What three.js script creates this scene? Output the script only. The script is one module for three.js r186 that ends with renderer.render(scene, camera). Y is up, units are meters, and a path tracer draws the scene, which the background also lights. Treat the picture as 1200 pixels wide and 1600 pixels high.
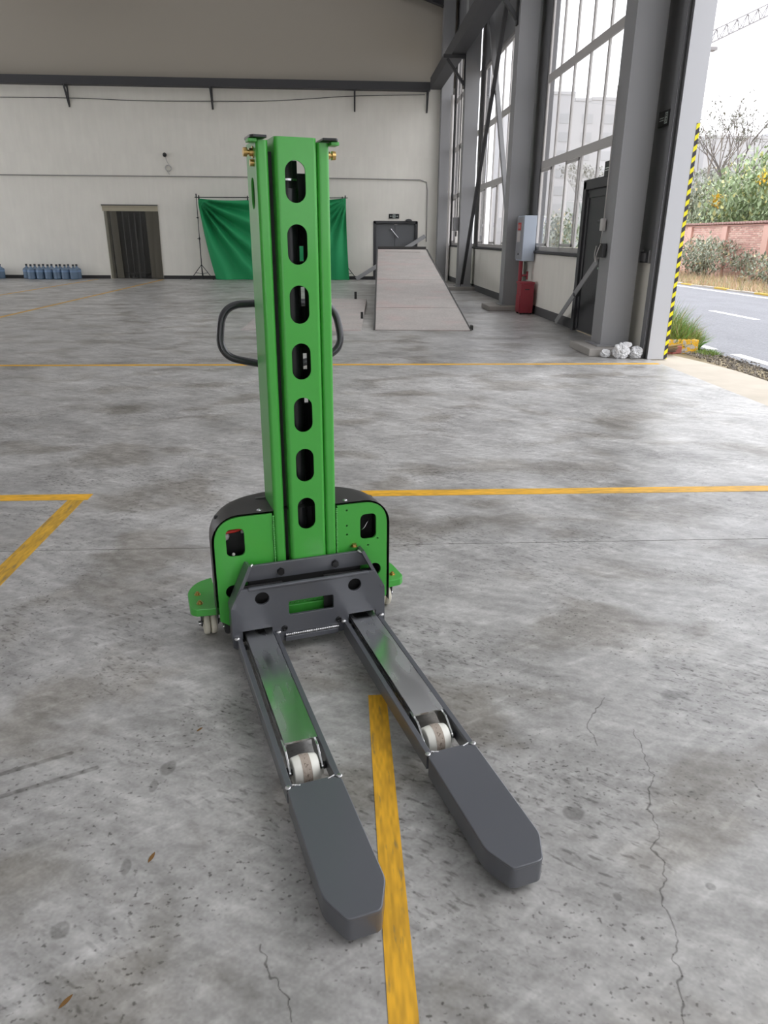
import * as THREE from 'three';
import { RoundedBoxGeometry } from 'three/addons/geometries/RoundedBoxGeometry.js';
import { mergeGeometries, mergeVertices, toCreasedNormals } from 'three/addons/utils/BufferGeometryUtils.js';

// ------------------------------------------------------------------ camera, sky, exposure
const scene = new THREE.Scene();
const rad = THREE.MathUtils.degToRad;
const camera = new THREE.PerspectiveCamera(70.75, 1200 / 1600, 0.05, 600);
camera.position.set(0, 1.42, 0);
camera.rotation.order = 'YXZ';
camera.rotation.set(rad(-20.82), rad(-3.408), rad(0.407));
scene.add(camera);
const renderer = new THREE.WebGLRenderer({ antialias: true });
renderer.toneMapping = THREE.LinearToneMapping;
renderer.toneMappingExposure = 2.8;
renderer.shadowMap.enabled = true;
renderer.shadowMap.type = THREE.PCFSoftShadowMap;
// overcast sky, white with a breath of lavender
scene.background = new THREE.Color().setRGB(0.97, 0.98, 1.04);
// bright patch of cloud where the sun stands behind the overcast: very soft light from the open gate side
const sun = new THREE.DirectionalLight(0xffffff, 0.55);
sun.position.set(30, 34, -4); sun.target.position.set(0, 0, -5);
sun.castShadow = true; sun.shadow.radius = 90; sun.shadow.mapSize.set(2048, 2048);
Object.assign(sun.shadow.camera, { left: -45, right: 45, top: 45, bottom: -45, near: 1, far: 140 });
scene.add(sun, sun.target);

// ------------------------------------------------------------------ helpers
let seed = 7;
const rnd = () => { seed = (seed * 1664525 + 1013904223) >>> 0; return seed / 4294967296; };
const rr = (a, b) => a + (b - a) * rnd();
const V = (x, y, z) => new THREE.Vector3(x, y, z);
const used = {};
function numbered(n) { const k = used[n] = (used[n] ?? -1) + 1; return k ? `${n}_${String(k).padStart(3, '0')}` : n; }
function clean(g) {
  g = g.index ? g.toNonIndexed() : g;
  for (const k of Object.keys(g.attributes)) if (!['position', 'normal', 'uv'].includes(k)) g.deleteAttribute(k);
  if (!g.attributes.uv) g.setAttribute('uv', new THREE.BufferAttribute(new Float32Array(g.attributes.position.count * 2), 2));
  g.clearGroups(); g.morphAttributes = {};
  return g;
}
function merged(gs) { gs = [].concat(gs); return gs.length === 1 ? gs[0] : mergeGeometries(gs.map(clean)); }
function part(name, gs, mat, parent, props) {
  const m = new THREE.Mesh(merged(gs), mat);
  m.name = parent ? name : numbered(name);
  m.castShadow = m.receiveShadow = true;
  if (props) Object.assign(m.userData, props);
  (parent ?? scene).add(m);
  return m;
}
function thing(name, label, category, pos = [0, 0, 0], turn = 0, group) {
  const o = new THREE.Group(); o.name = numbered(name);
  o.position.set(...pos); o.rotation.y = turn;
  o.userData = { label, category }; if (group) o.userData.group = group;
  scene.add(o); return o;
}
function single(name, gs, mat, label, category, group) {
  const p = { label, category }; if (group) p.group = group;
  return part(name, gs, mat, null, p);
}
function struct(name, label) { const o = new THREE.Group(); o.name = numbered(name); o.userData = { kind: 'structure', category: 'structure' }; if (label) o.userData.label = label; delete o.userData.category; scene.add(o); return o; }
// boxes by extents
const bx = (x0, x1, y0, y1, z0, z1) => new THREE.BoxGeometry(x1 - x0, y1 - y0, z1 - z0).translate((x0 + x1) / 2, (y0 + y1) / 2, (z0 + z1) / 2);
const rb = (x0, x1, y0, y1, z0, z1, r = 0.004, s = 1) => new RoundedBoxGeometry(x1 - x0, y1 - y0, z1 - z0, s, r).translate((x0 + x1) / 2, (y0 + y1) / 2, (z0 + z1) / 2);
function uvBox(g, s = 1) { // uv in metres from position and facing
  g = clean(g); const p = g.attributes.position, n = g.attributes.normal, u = g.attributes.uv;
  for (let i = 0; i < p.count; i++) {
    const ax = Math.abs(n.getX(i)), ay = Math.abs(n.getY(i)), az = Math.abs(n.getZ(i));
    if (ay >= ax && ay >= az) u.setXY(i, p.getX(i) * s, p.getZ(i) * s);
    else if (ax >= az) u.setXY(i, p.getZ(i) * s, p.getY(i) * s);
    else u.setXY(i, p.getX(i) * s, p.getY(i) * s);
  }
  return g;
}
const cyl = (r, h, seg = 16, r2 = r) => new THREE.CylinderGeometry(r2, r, h, seg);
function rod(a, b, r, seg = 10, r2 = r) {
  const d = b.clone().sub(a), g = new THREE.CylinderGeometry(r2, r, d.length(), seg);
  g.applyQuaternion(new THREE.Quaternion().setFromUnitVectors(V(0, 1, 0), d.clone().normalize()));
  const c = a.clone().add(b).multiplyScalar(0.5); return g.translate(c.x, c.y, c.z);
}
function bar(a, b, w, h, up = V(0, 1, 0)) { // rectangular bar between two points
  const d = b.clone().sub(a), L = d.length(); d.normalize();
  const s = new THREE.Vector3().crossVectors(up, d).normalize(), t = new THREE.Vector3().crossVectors(d, s);
  const g = new THREE.BoxGeometry(w, h, L); g.applyMatrix4(new THREE.Matrix4().makeBasis(s, t, d));
  const c = a.clone().add(b).multiplyScalar(0.5); return g.translate(c.x, c.y, c.z);
}
function angleBar(a, b, w, t, up) { // L section
  const d = b.clone().sub(a).normalize();
  const s = new THREE.Vector3().crossVectors(up, d).normalize(), n = new THREE.Vector3().crossVectors(d, s);
  const off = n.clone().multiplyScalar(-w / 2), off2 = s.clone().multiplyScalar(-w / 2);
  return [bar(a.clone().add(off), b.clone().add(off), w, t, up), bar(a.clone().add(off2), b.clone().add(off2), t, w, up)];
}
function fillet(pts, r, closed, n = 6) {
  const out = [], N = pts.length;
  for (let i = 0; i < N; i++) {
    const p = pts[i];
    if (!closed && (i === 0 || i === N - 1)) { out.push(p.clone()); continue; }
    const a = pts[(i + N - 1) % N].clone().sub(p), b = pts[(i + 1) % N].clone().sub(p);
    const q = Math.min(r, a.length() * 0.45, b.length() * 0.45);
    const A = p.clone().add(a.normalize().multiplyScalar(q)), B = p.clone().add(b.normalize().multiplyScalar(q));
    for (let k = 0; k <= n; k++) { const t = k / n; out.push(A.clone().multiplyScalar((1 - t) ** 2).add(p.clone().multiplyScalar(2 * t * (1 - t))).add(B.clone().multiplyScalar(t * t))); }
  }
  return out;
}
function tube(pts, r, { closed = false, fil = 0, seg = 8, n = null } = {}) {
  const P = fil ? fillet(pts, fil, closed) : pts;
  const c = new THREE.CatmullRomCurve3(P, closed, 'centripetal');
  return new THREE.TubeGeometry(c, n ?? Math.max(8, P.length * 2), r, seg, closed);
}
function poly(pts, r = 0) { // 2d shape with rounded corners; pts [x, y, r?]
  const s = new THREE.Shape(), N = pts.length;
  for (let i = 0; i < N; i++) {
    const p = pts[i], a = pts[(i + N - 1) % N], b = pts[(i + 1) % N], q = p[2] ?? r;
    const la = Math.hypot(a[0] - p[0], a[1] - p[1]), lb = Math.hypot(b[0] - p[0], b[1] - p[1]), k = Math.min(q, la * 0.49, lb * 0.49);
    const A = [p[0] + (a[0] - p[0]) / la * k, p[1] + (a[1] - p[1]) / la * k], B = [p[0] + (b[0] - p[0]) / lb * k, p[1] + (b[1] - p[1]) / lb * k];
    if (i === 0) s.moveTo(...A); else s.lineTo(...A);
    if (k > 0) s.quadraticCurveTo(p[0], p[1], B[0], B[1]);
  }
  s.closePath(); return s;
}
const rrect = (cx, cy, w, h, r) => poly([[cx - w / 2, cy - h / 2], [cx + w / 2, cy - h / 2], [cx + w / 2, cy + h / 2], [cx - w / 2, cy + h / 2]], r);
const disc = (cx, cy, r) => { const s = new THREE.Shape(); s.absarc(cx, cy, r, 0, Math.PI * 2); return s; };
function plate(shape, holes, z0, z1, bev = 0.0015) { // in xy, between z0 and z1
  shape.holes = holes ?? [];
  const g = new THREE.ExtrudeGeometry(shape, { depth: z1 - z0 - 2 * bev, bevelEnabled: bev > 0, bevelSize: bev, bevelOffset: -bev, bevelThickness: bev, bevelSegments: 2, curveSegments: 10 });
  return g.translate(0, 0, z0 + bev);
}
const flat = (g) => g.rotateX(-Math.PI / 2); // xy plate -> xz (y becomes -z)
function hexBolt(r, h, washer = true) { // along +y from 0
  const gs = [new THREE.CylinderGeometry(r * 0.93, r, h, 6).translate(0, h / 2 + (washer ? r * 0.18 : 0), 0)];
  if (washer) gs.push(cyl(r * 1.35, r * 0.18, 16).translate(0, r * 0.09, 0));
  return merged(gs);
}

// ------------------------------------------------------------------ noise and textures
const PERM = new Uint8Array(512); { const p = [...Array(256).keys()]; for (let i = 255; i > 0; i--) { const j = Math.floor(rnd() * (i + 1)); [p[i], p[j]] = [p[j], p[i]]; } for (let i = 0; i < 512; i++) PERM[i] = p[i & 255]; }
const RV = new Float32Array(256); for (let i = 0; i < 256; i++) RV[i] = rnd();
function vn(x, y) {
  const xi = Math.floor(x), yi = Math.floor(y), fx = x - xi, fy = y - yi, X = xi & 255, Y = yi & 255;
  const u = fx * fx * (3 - 2 * fx), v = fy * fy * (3 - 2 * fy), a = PERM[X] + Y, b = PERM[X + 1] + Y;
  const p = RV[PERM[a & 511]], q = RV[PERM[b & 511]], r = RV[PERM[(a + 1) & 511]], s = RV[PERM[(b + 1) & 511]];
  return p + (q - p) * u + (r - p + (p - q - r + s) * u) * v;
}
const GX = new Float32Array(256), GY = new Float32Array(256); for (let i = 0; i < 256; i++) { const a = i / 256 * Math.PI * 2; GX[i] = Math.cos(a); GY[i] = Math.sin(a); }
function gn(x, y) { // gradient noise, 0..1 about 0.5
  const xi = Math.floor(x), yi = Math.floor(y), fx = x - xi, fy = y - yi, X = xi & 255, Y = yi & 255;
  const u = fx * fx * fx * (fx * (fx * 6 - 15) + 10), v = fy * fy * fy * (fy * (fy * 6 - 15) + 10), a = PERM[X] + Y, b = PERM[X + 1] + Y;
  const p = PERM[a & 511], q = PERM[b & 511], r = PERM[(a + 1) & 511], s = PERM[(b + 1) & 511];
  const n0 = GX[p] * fx + GY[p] * fy, n1 = GX[q] * (fx - 1) + GY[q] * fy, n2 = GX[r] * fx + GY[r] * (fy - 1), n3 = GX[s] * (fx - 1) + GY[s] * (fy - 1);
  return 0.5 + 0.72 * (n0 + (n1 - n0) * u + (n2 - n0 + (n0 - n1 - n2 + n3) * u) * v);
}
function fbm(x, y, o) { let s = 0, a = 0.5, t = 0; for (let i = 0; i < o; i++) { s += a * gn(x, y); t += a; a *= 0.5; x = x * 2.03 + 17.1; y = y * 2.03 + 9.7; } return s / t; }
const sst = (a, b, x) => { x = Math.min(1, Math.max(0, (x - a) / (b - a))); return x * x * (3 - 2 * x); };
function tex(w, h, fn, srgb = true, repeat = false) {
  const d = new Uint8Array(w * h * 4), c = [0, 0, 0, 255];
  for (let j = 0; j < h; j++) for (let i = 0; i < w; i++) { fn((i + 0.5) / w, (j + 0.5) / h, c); const k = (j * w + i) * 4; for (let q = 0; q < 3; q++) d[k + q] = c[q] < 0 ? 0 : c[q] > 255 ? 255 : c[q]; d[k + 3] = 255; }
  const t = new THREE.DataTexture(d, w, h); t.magFilter = THREE.LinearFilter; t.minFilter = THREE.LinearMipmapLinearFilter; t.generateMipmaps = true;
  if (srgb) t.colorSpace = THREE.SRGBColorSpace;
  t.wrapS = t.wrapT = repeat ? THREE.RepeatWrapping : THREE.ClampToEdgeWrapping; t.needsUpdate = true; return t;
}
function canvasTex(w, h, draw) { const c = document.createElement('canvas'); c.width = w; c.height = h; draw(c.getContext('2d'), w, h); const t = new THREE.CanvasTexture(c); t.colorSpace = THREE.SRGBColorSpace; return t; }
const mat = (color, roughness = 0.6, metalness = 0, extra = {}) => new THREE.MeshStandardMaterial({ color, roughness, metalness, side: THREE.DoubleSide, ...extra });
const lin = (r, g, b) => new THREE.Color().setRGB(r, g, b);

// power-trowelled concrete: tone of the floor at a place (metres)
const CRACKS = [
  [[0.897, -1.802], [0.882, -1.727], [0.874, -1.670], [0.857, -1.604], [0.822, -1.542], [0.797, -1.472], [0.808, -1.394], [0.767, -1.344], [0.759, -1.295], [0.746, -1.239], [0.709, -1.180], [0.704, -1.092], [0.677, -1.064], [0.676, -1.014], [0.668, -0.961], [0.647, -0.920]],
  [[0.855, -1.970], [0.806, -1.920], [0.755, -1.850], [0.745, -1.794], [0.747, -1.734]],
  [[-0.199, -1.131], [-0.182, -1.072], [-0.149, -1.030], [-0.122, -1.009], [-0.122, -0.961]],
];
function segDist(px, py, a, b) { const vx = b[0] - a[0], vy = b[1] - a[1], t = Math.min(1, Math.max(0, ((px - a[0]) * vx + (py - a[1]) * vy) / (vx * vx + vy * vy))); return Math.hypot(px - a[0] - vx * t, py - a[1] - vy * t); }
const STREAK = [[[-0.977, -1.694], [-0.811, -1.775]], [[-0.939, -1.605], [-0.717, -1.708]]];
const BLOTS = [[-0.513, -1.698, 0.022, 0.03], [-0.536, -1.627, 0.012, 0.022], [-0.634, -1.184, 0.022, 0.022], [0.619, -1.207, 0.012, 0.014], [0.594, -1.470, 0.03, 0.025], [-0.535, -1.351, 0.012, 0.028], [1.097, -1.977, 0.05, 0.03], [0.848, -1.225, 0.012, 0.01]];
function floorTone(x, z, fine) {
  const wx = x + 0.35 * (fbm(x * 1.1 + 3, z * 1.1, 3) - 0.5), wz = z + 0.35 * (fbm(x * 1.1 - 7, z * 1.1 + 5, 3) - 0.5);
  let v = 161;
  v += 46 * (fbm(wx * 0.6, wz * 0.6, 3) - 0.5);                         // large pours
  v += 66 * (fbm(wx * 2.4 + 40, wz * 2.4, 5) - 0.5);                     // trowel clouds
  v += 46 * (fbm((wx * 0.8 + wz * 0.6) * 3.2, (wz * 0.8 - wx * 0.6) * 11, 4) - 0.5); // swept streaks
  v += 40 * (fbm((x * 0.95 + z * 0.3) * 8, (z * 0.95 - x * 0.3) * 30, 4) - 0.5);
  const dirt = sst(0.5, 0.68, fbm(wx * 1.5 - 20, wz * 2.1 + 11, 5));
  v -= 27 * dirt;
  const warm = 6 * dirt + 3;
  const cl = sst(0.46, 0.64, fbm(x * 1.7 + 9, z * 1.7 - 3, 3));
  v -= 34 * sst(0.56, 0.72, fbm((x + z * 0.7) * 19, (z - x * 0.7) * 52, 4)) * (0.15 + cl); // dark scuffs
  v += 13 * sst(0.54, 0.74, fbm((x * 0.9 - z * 0.5) * 6 + 80, (z * 0.9 + x * 0.5) * 26, 4)); // pale scrapes
  if (fine) {
    v += 14 * (vn(x * 170, z * 170) - 0.5) + 34 * (fbm(x * 22, z * 26, 4) - 0.5);
    const pit = gn(x * 62 + 31, z * 84) * 0.75 + 0.25 * gn(x * 190, z * 190); const pa = fbm(x * 2.8 - 4, z * 2.8 + 8, 3);
    if (pit > 0.68 && pa > 0.4) v -= 62 * sst(0.68, 0.8, pit) * sst(0.4, 0.62, pa);
    const jx = x + 0.012 * (vn(x * 60, z * 60) - 0.5) + 0.03 * (vn(x * 17, z * 17) - 0.5), jz = z + 0.012 * (vn(x * 60 + 9, z * 60) - 0.5);
    for (const c of CRACKS) { if (Math.abs(jx - c[0][0]) > 0.35) continue; for (let i = 0; i + 1 < c.length; i++) { const d = segDist(jx, jz, c[i], c[i + 1]); if (d < 0.003) v -= 55 * (1 - sst(0.0004, 0.0022, d)); } }
    for (const s of STREAK) { const d = segDist(x, z, s[0], s[1]); if (d < 0.012) v -= 42 * (1 - sst(0.006, 0.011, d)) * (0.45 + 0.8 * vn(x * 60, z * 90)); }
    for (const b of BLOTS) { const d = Math.hypot((x - b[0]) / b[2], (z - b[1]) / b[3]) + 0.5 * (vn(x * 40, z * 40) - 0.5); if (d < 1.2) v -= 30 * (1 - sst(0.75, 1.1, d)); }
  } else v += 10 * (vn(x * 40, z * 40) - 0.5);
  return [v, warm];
}
function floorTex(w, h, x0, x1, z0, z1, fine) {
  return tex(w, h, (u, v, c) => { const [t, k] = floorTone(x0 + (x1 - x0) * u, z0 + (z1 - z0) * v, fine); c[0] = t + k * 0.35; c[1] = t - 0.3; c[2] = t - 1.5 - k * 0.55; });
}
function floorRough(w, h, x0, x1, z0, z1) {
  return tex(w, h, (u, v, c) => { const x = x0 + (x1 - x0) * u, z = z0 + (z1 - z0) * v; const t = 98 + 60 * (fbm(x * 2.2 + 5, z * 2.2, 4) - 0.5) + 40 * (fbm(x * 11, z * 11, 2) - 0.5); c[0] = c[1] = c[2] = t; }, false);
}

// ------------------------------------------------------------------ materials
const M = {
  boltBlack: mat(lin(0.006, 0.006, 0.007), 0.35),
  white: mat(lin(0.72, 0.70, 0.66), 0.85),
  cladding: mat(lin(0.4, 0.365, 0.305), 0.8),  // sheet cladding; the upper wall's dimness is partly put into this darker tone
  black: mat(lin(0.018, 0.018, 0.018), 0.55),
  skirting: mat(lin(0.03, 0.03, 0.03), 0.6),
  steel: mat(lin(0.27, 0.27, 0.272), 0.5),
  steelDark: mat(lin(0.05, 0.05, 0.053), 0.6),
  greyPanel: mat(lin(0.17, 0.17, 0.175), 0.6),
  frame: mat(lin(0.5, 0.48, 0.46), 0.45),
  glass: new THREE.MeshPhysicalMaterial({ color: 0xffffff, transmission: 1, thickness: 0, roughness: 0.02, ior: 1.45 }),
  doorGrey: mat(lin(0.13, 0.135, 0.14), 0.5),
  sideDoor: mat(lin(0.05, 0.05, 0.053), 0.5),
  jamb: mat(lin(0.5, 0.505, 0.52), 0.5),
  concrete: mat(lin(0.36, 0.34, 0.31), 0.85),
  green: new THREE.MeshPhysicalMaterial({ color: lin(0.055, 0.38, 0.046), roughness: 0.45, clearcoat: 0.4, clearcoatRoughness: 0.12, side: THREE.DoubleSide }),
  fork: new THREE.MeshPhysicalMaterial({ color: lin(0.088, 0.092, 0.104), roughness: 0.4, metalness: 0.1, clearcoat: 0.6, clearcoatRoughness: 0.18, side: THREE.DoubleSide }),
  zinc: mat(lin(0.62, 0.63, 0.62), 0.2, 1),
  weld: mat(lin(0.6, 0.6, 0.6), 0.3, 1),
  greenWeld: mat(lin(0.1, 0.4, 0.09), 0.35),
  brass: mat(lin(0.62, 0.42, 0.16), 0.3, 1),
  chrome: mat(lin(0.6, 0.6, 0.62), 0.25, 1),
  blackGloss: mat(lin(0.014, 0.014, 0.016), 0.28),
  cover: mat(lin(0.03, 0.029, 0.028), 0.42),
  nylon: mat(lin(0.74, 0.7, 0.58), 0.45),
  rub: mat(lin(0.42, 0.36, 0.31), 0.7),
  red: mat(lin(0.3, 0.03, 0.045), 0.45),
  redBright: mat(lin(0.6, 0.03, 0.02), 0.4),
};
// zinc with wiped grime and a scratched end; nylon wheel bands
const zincRough = (seedOff) => tex(128, 512, (u, v, c) => { const a = fbm(u * 1.6 + seedOff, v * 3 + 3, 2), b = fbm(u * 26 + seedOff, v * 4, 2); c[0] = c[1] = c[2] = 50 + 34 * sst(0.4, 0.7, a) + 12 * (b - 0.5); }, false, true);
const zincL = mat(lin(0.75, 0.76, 0.76), 1, 1, { roughnessMap: zincRough(2) }), zincR = mat(lin(0.75, 0.76, 0.76), 1, 1, { roughnessMap: zincRough(7) });
M.nylonWhite = mat(lin(0.8, 0.79, 0.72), 0.4);
M.wornBand = mat(0xffffff, 0.75, 0, { map: tex(256, 64, (u, v, c) => { const t = 165 + 40 * (fbm(u * 20, v * 5, 3) - 0.5), p = vn(u * 60, v * 14) > 0.88 ? 60 : 0; c[0] = t - p; c[1] = t - 12 - p; c[2] = t - 24 - p; }, true, true) });
M.handle = new THREE.MeshPhysicalMaterial({ color: lin(0.02, 0.021, 0.024), roughness: 0.4, clearcoat: 0.5, clearcoatRoughness: 0.1 });
// painted back wall: faint roller marks and stains
{
  M.white.map = tex(512, 512, (u, v, c) => { const t = 232 + 9 * (fbm(u * 6, v * 6, 4) - 0.5) + 7 * (fbm(u * 30, v * 4, 2) - 0.5); c[0] = t; c[1] = t - 1.5; c[2] = t - 6; }, true, true);
  M.white.map.repeat.set(0.25, 0.25); M.white.color.setRGB(1.0, 0.985, 0.93);
}

// ------------------------------------------------------------------ the setting
const ZB = -27.4, XR = 3.9, XL = -20, ZF = 9.5, EAVE = 9.3, RIDGE = 10.7, XM = (XR + XL) / 2;
// floor slabs (joint at z = -3.27, and every six metres beyond)
{
  const F = struct('floor');
  const T1 = floorTex(2048, 1300, -1.95, 2.25, -3.267, -0.6, true), T2 = floorTex(2048, 1344, -5.2, 3.9, -9.27, -3.273, true), T3 = floorTex(1800, 1366, XL, XR, ZB, -9.276, false), T4 = floorTex(1024, 1024, XL, XR, -9.27, ZF, false);
  const R1 = floorRough(512, 512, -5.2, 3.9, -9.27, -0.6);
  const slab = (x0, x1, z0, z1, t, tx0, tx1, tz0, tz1) => {
    const g = bx(x0, x1, -0.25, 0, z0, z1), p = g.attributes.position, u = g.attributes.uv;
    for (let i = 0; i < p.count; i++) u.setXY(i, (p.getX(i) - tx0) / (tx1 - tx0), (p.getZ(i) - tz0) / (tz1 - tz0));
    const m = slab.cache.get(t) ?? mat(0xffffff, 0.37, 0, { map: t });
    slab.cache.set(t, m);
    part('floor_slab', g, m, F);
  };
  slab.cache = new Map();
  for (const [t, r] of [[T1, [-1.95, 2.25, -3.267, -0.6]], [T2, [-5.2, 3.9, -9.27, -3.273]]]) slab.cache.set(t, mat(0xffffff, 1, 0, { map: t, roughnessMap: floorRough(512, 400, ...r) }));
  slab(-1.95, 2.25, -3.267, -0.6, T1, -1.95, 2.25, -3.267, -0.6);
  const c4 = [T4, XL, XR, -9.27, ZF];
  slab(XL, -1.95, -3.267, ZF, ...c4); slab(2.25, XR, -3.267, ZF, ...c4); slab(-1.95, 2.25, -0.6, ZF, ...c4);
  slab(-5.2, XR, -9.27, -3.273, T2, -5.2, 3.9, -9.27, -3.273);
  slab(XL, -5.2, -9.27, -3.273, ...c4);
  const c3 = [T3, XL, XR, ZB, -9.276];
  slab(XL, XR, -15.27, -9.276, ...c3); slab(XL, XR, -21.27, -15.276, ...c3); slab(XL, XR, ZB - 0.3, -21.276, ...c3);
  part('floor_slab', bx(XL, XR, -0.5, -0.26, ZB, ZF), M.concrete, F);
}
// back wall with the strip-curtain doorway and the double door recess
const DX0 = 1.2, DX1 = 2.74, DH = 1.96, CX0 = -8.12, CX1 = -6.3, CH = 2.3;
{
  const W = struct('wall_back'), z0 = ZB - 0.3, z1 = ZB, Y = 6.1;
  part('wall_panel', uvBox(merged([bx(XL, CX0, 0, Y, z0, z1), bx(CX0, CX1, CH, Y, z0, z1), bx(CX1, DX0, 0, Y, z0, z1), bx(DX0, DX1, DH, Y, z0, z1), bx(DX1, XR + 0.3, 0, Y, z0, z1)])), M.white, W);
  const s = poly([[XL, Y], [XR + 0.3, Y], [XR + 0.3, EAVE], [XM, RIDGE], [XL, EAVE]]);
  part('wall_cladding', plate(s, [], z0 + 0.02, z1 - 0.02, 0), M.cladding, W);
  const B = struct('baseboard_back');
  part('baseboard_strip', bx(XL, CX0 - 0.02, 0, 0.115, ZB, ZB + 0.012), M.skirting, B);
  part('baseboard_strip', bx(CX1 + 0.02, DX0 - 0.02, 0, 0.115, ZB, ZB + 0.012), M.skirting, B);
  part('baseboard_strip', bx(DX1 + 0.02, 3.0, 0, 0.115, ZB, ZB + 0.012), M.skirting, B);
  // room behind the curtain, its dimness put into near-black surfaces
  const R = struct('room_behind_curtain');
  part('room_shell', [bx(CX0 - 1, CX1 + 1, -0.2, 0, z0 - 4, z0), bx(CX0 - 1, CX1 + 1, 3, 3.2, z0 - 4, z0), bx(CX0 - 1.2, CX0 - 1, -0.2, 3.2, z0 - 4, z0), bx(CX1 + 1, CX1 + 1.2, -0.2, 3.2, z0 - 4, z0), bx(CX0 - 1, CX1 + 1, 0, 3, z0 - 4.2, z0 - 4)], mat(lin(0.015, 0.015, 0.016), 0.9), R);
}
// grey double door in the back wall
{
  const D = struct('door_1'), z = ZB - 0.06;
  part('door_frame', [bx(DX0 - 0.02, DX0 + 0.07, 0, DH, z - 0.1, ZB + 0.015), bx(DX1 - 0.07, DX1 + 0.02, 0, DH, z - 0.1, ZB + 0.015), bx(DX0, DX1, DH - 0.07, DH + 0.02, z - 0.1, ZB + 0.015)], M.sideDoor, D);
  const mid = (DX0 + DX1) / 2 - 0.02;
  for (const [a, b] of [[DX0 + 0.075, mid - 0.006], [mid + 0.006, DX1 - 0.075]]) part('door_leaf', rb(a, b, 0.02, DH - 0.08, z - 0.05, z, 0.006), M.doorGrey, D);
  part('door_handle', [rod(V(mid - 0.15, 1.72, z + 0.045), V(mid + 0.12, 1.42, z + 0.045), 0.02, 8), rod(V(mid - 0.13, 1.7, z), V(mid - 0.13, 1.7, z + 0.045), 0.01, 6), rod(V(mid + 0.1, 1.44, z), V(mid + 0.1, 1.44, z + 0.045), 0.01, 6)], M.chrome, D);
  part('door_light_stop', bx(DX0 - 0.1, DX1 + 0.1, 0, DH + 0.1, ZB - 0.34, ZB - 0.302), M.steelDark, D);  // added unseen panel keeping outside light out of the door gaps
  part('door_closer', rb(mid - 0.02, mid + 0.09, DH - 0.115, DH - 0.09, z, z + 0.02, 0.005), M.frame, D);
  const fit = thing('wall_fitting', 'small rounded grey fitting above the right corner of the grey double door', 'fitting', [2.43, DH + 0.02, ZB]);
  part('dome', new THREE.SphereGeometry(0.09, 14, 8, 0, Math.PI * 2, 0, Math.PI / 2).scale(1.3, 0.75, 0.7).translate(0, 0, 0.07), M.steelDark, fit);
  part('bracket', bx(-0.12, 0.12, -0.012, 0.004, 0.001, 0.13), M.steelDark, fit);
}
// right wall: low masonry, window bays, upper cladding, gate opening z -9.03 .. -3.8
const GZ0 = -9.03, GZ1 = -3.8, GH = 5.2, SILL = 1.14;
const BAYS = [[-27.15, -22.5], [-21.95, -16.3], [-15.36, -10.35], [-3.1, 2.3], [3.1, 8.5]];
{
  const W = struct('wall_right'), x0 = XR, x1 = XR + 0.2, low = [], up = [];
  for (const [a, b] of [[ZB, -12.22], [-10.75, GZ0 - 0.06], [GZ1 + 0.06, ZF]]) low.push(bx(x0, x1, 0, SILL, a, b));
  part('low_wall', uvBox(merged(low)), M.white, W);
  const edges = [ZB, ...BAYS.slice(0, 3).flat(), GZ0 - 0.06];
  for (let i = 0; i < edges.length; i += 2) up.push(bx(x0 + 0.02, x1 - 0.02, SILL, EAVE, edges[i], edges[i + 1]));
  up.push(bx(x0 + 0.02, x1 - 0.02, SILL, EAVE, GZ1 + 0.06, BAYS[3][0]), bx(x0 + 0.02, x1 - 0.02, SILL, EAVE, BAYS[3][1], BAYS[4][0]), bx(x0 + 0.02, x1 - 0.02, SILL, EAVE, BAYS[4][1], ZF));
  for (const [i, [a, b]] of BAYS.entries()) up.push(bx(x0 + 0.02, x1 - 0.02, i === 1 ? 5.72 : 7.2, EAVE, a, b));
  up.push(bx(x0 + 0.02, x1 - 0.02, GH, EAVE, GZ0 - 0.06, GZ1 + 0.06));
  part('upper_cladding', up, M.greyPanel, W);
  const B = struct('baseboard_right');
  part('baseboard_strip', bx(x0 - 0.012, x0, 0, 0.16, ZB, -12.24), mat(lin(0.09, 0.09, 0.09), 0.7), B);
}
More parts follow.
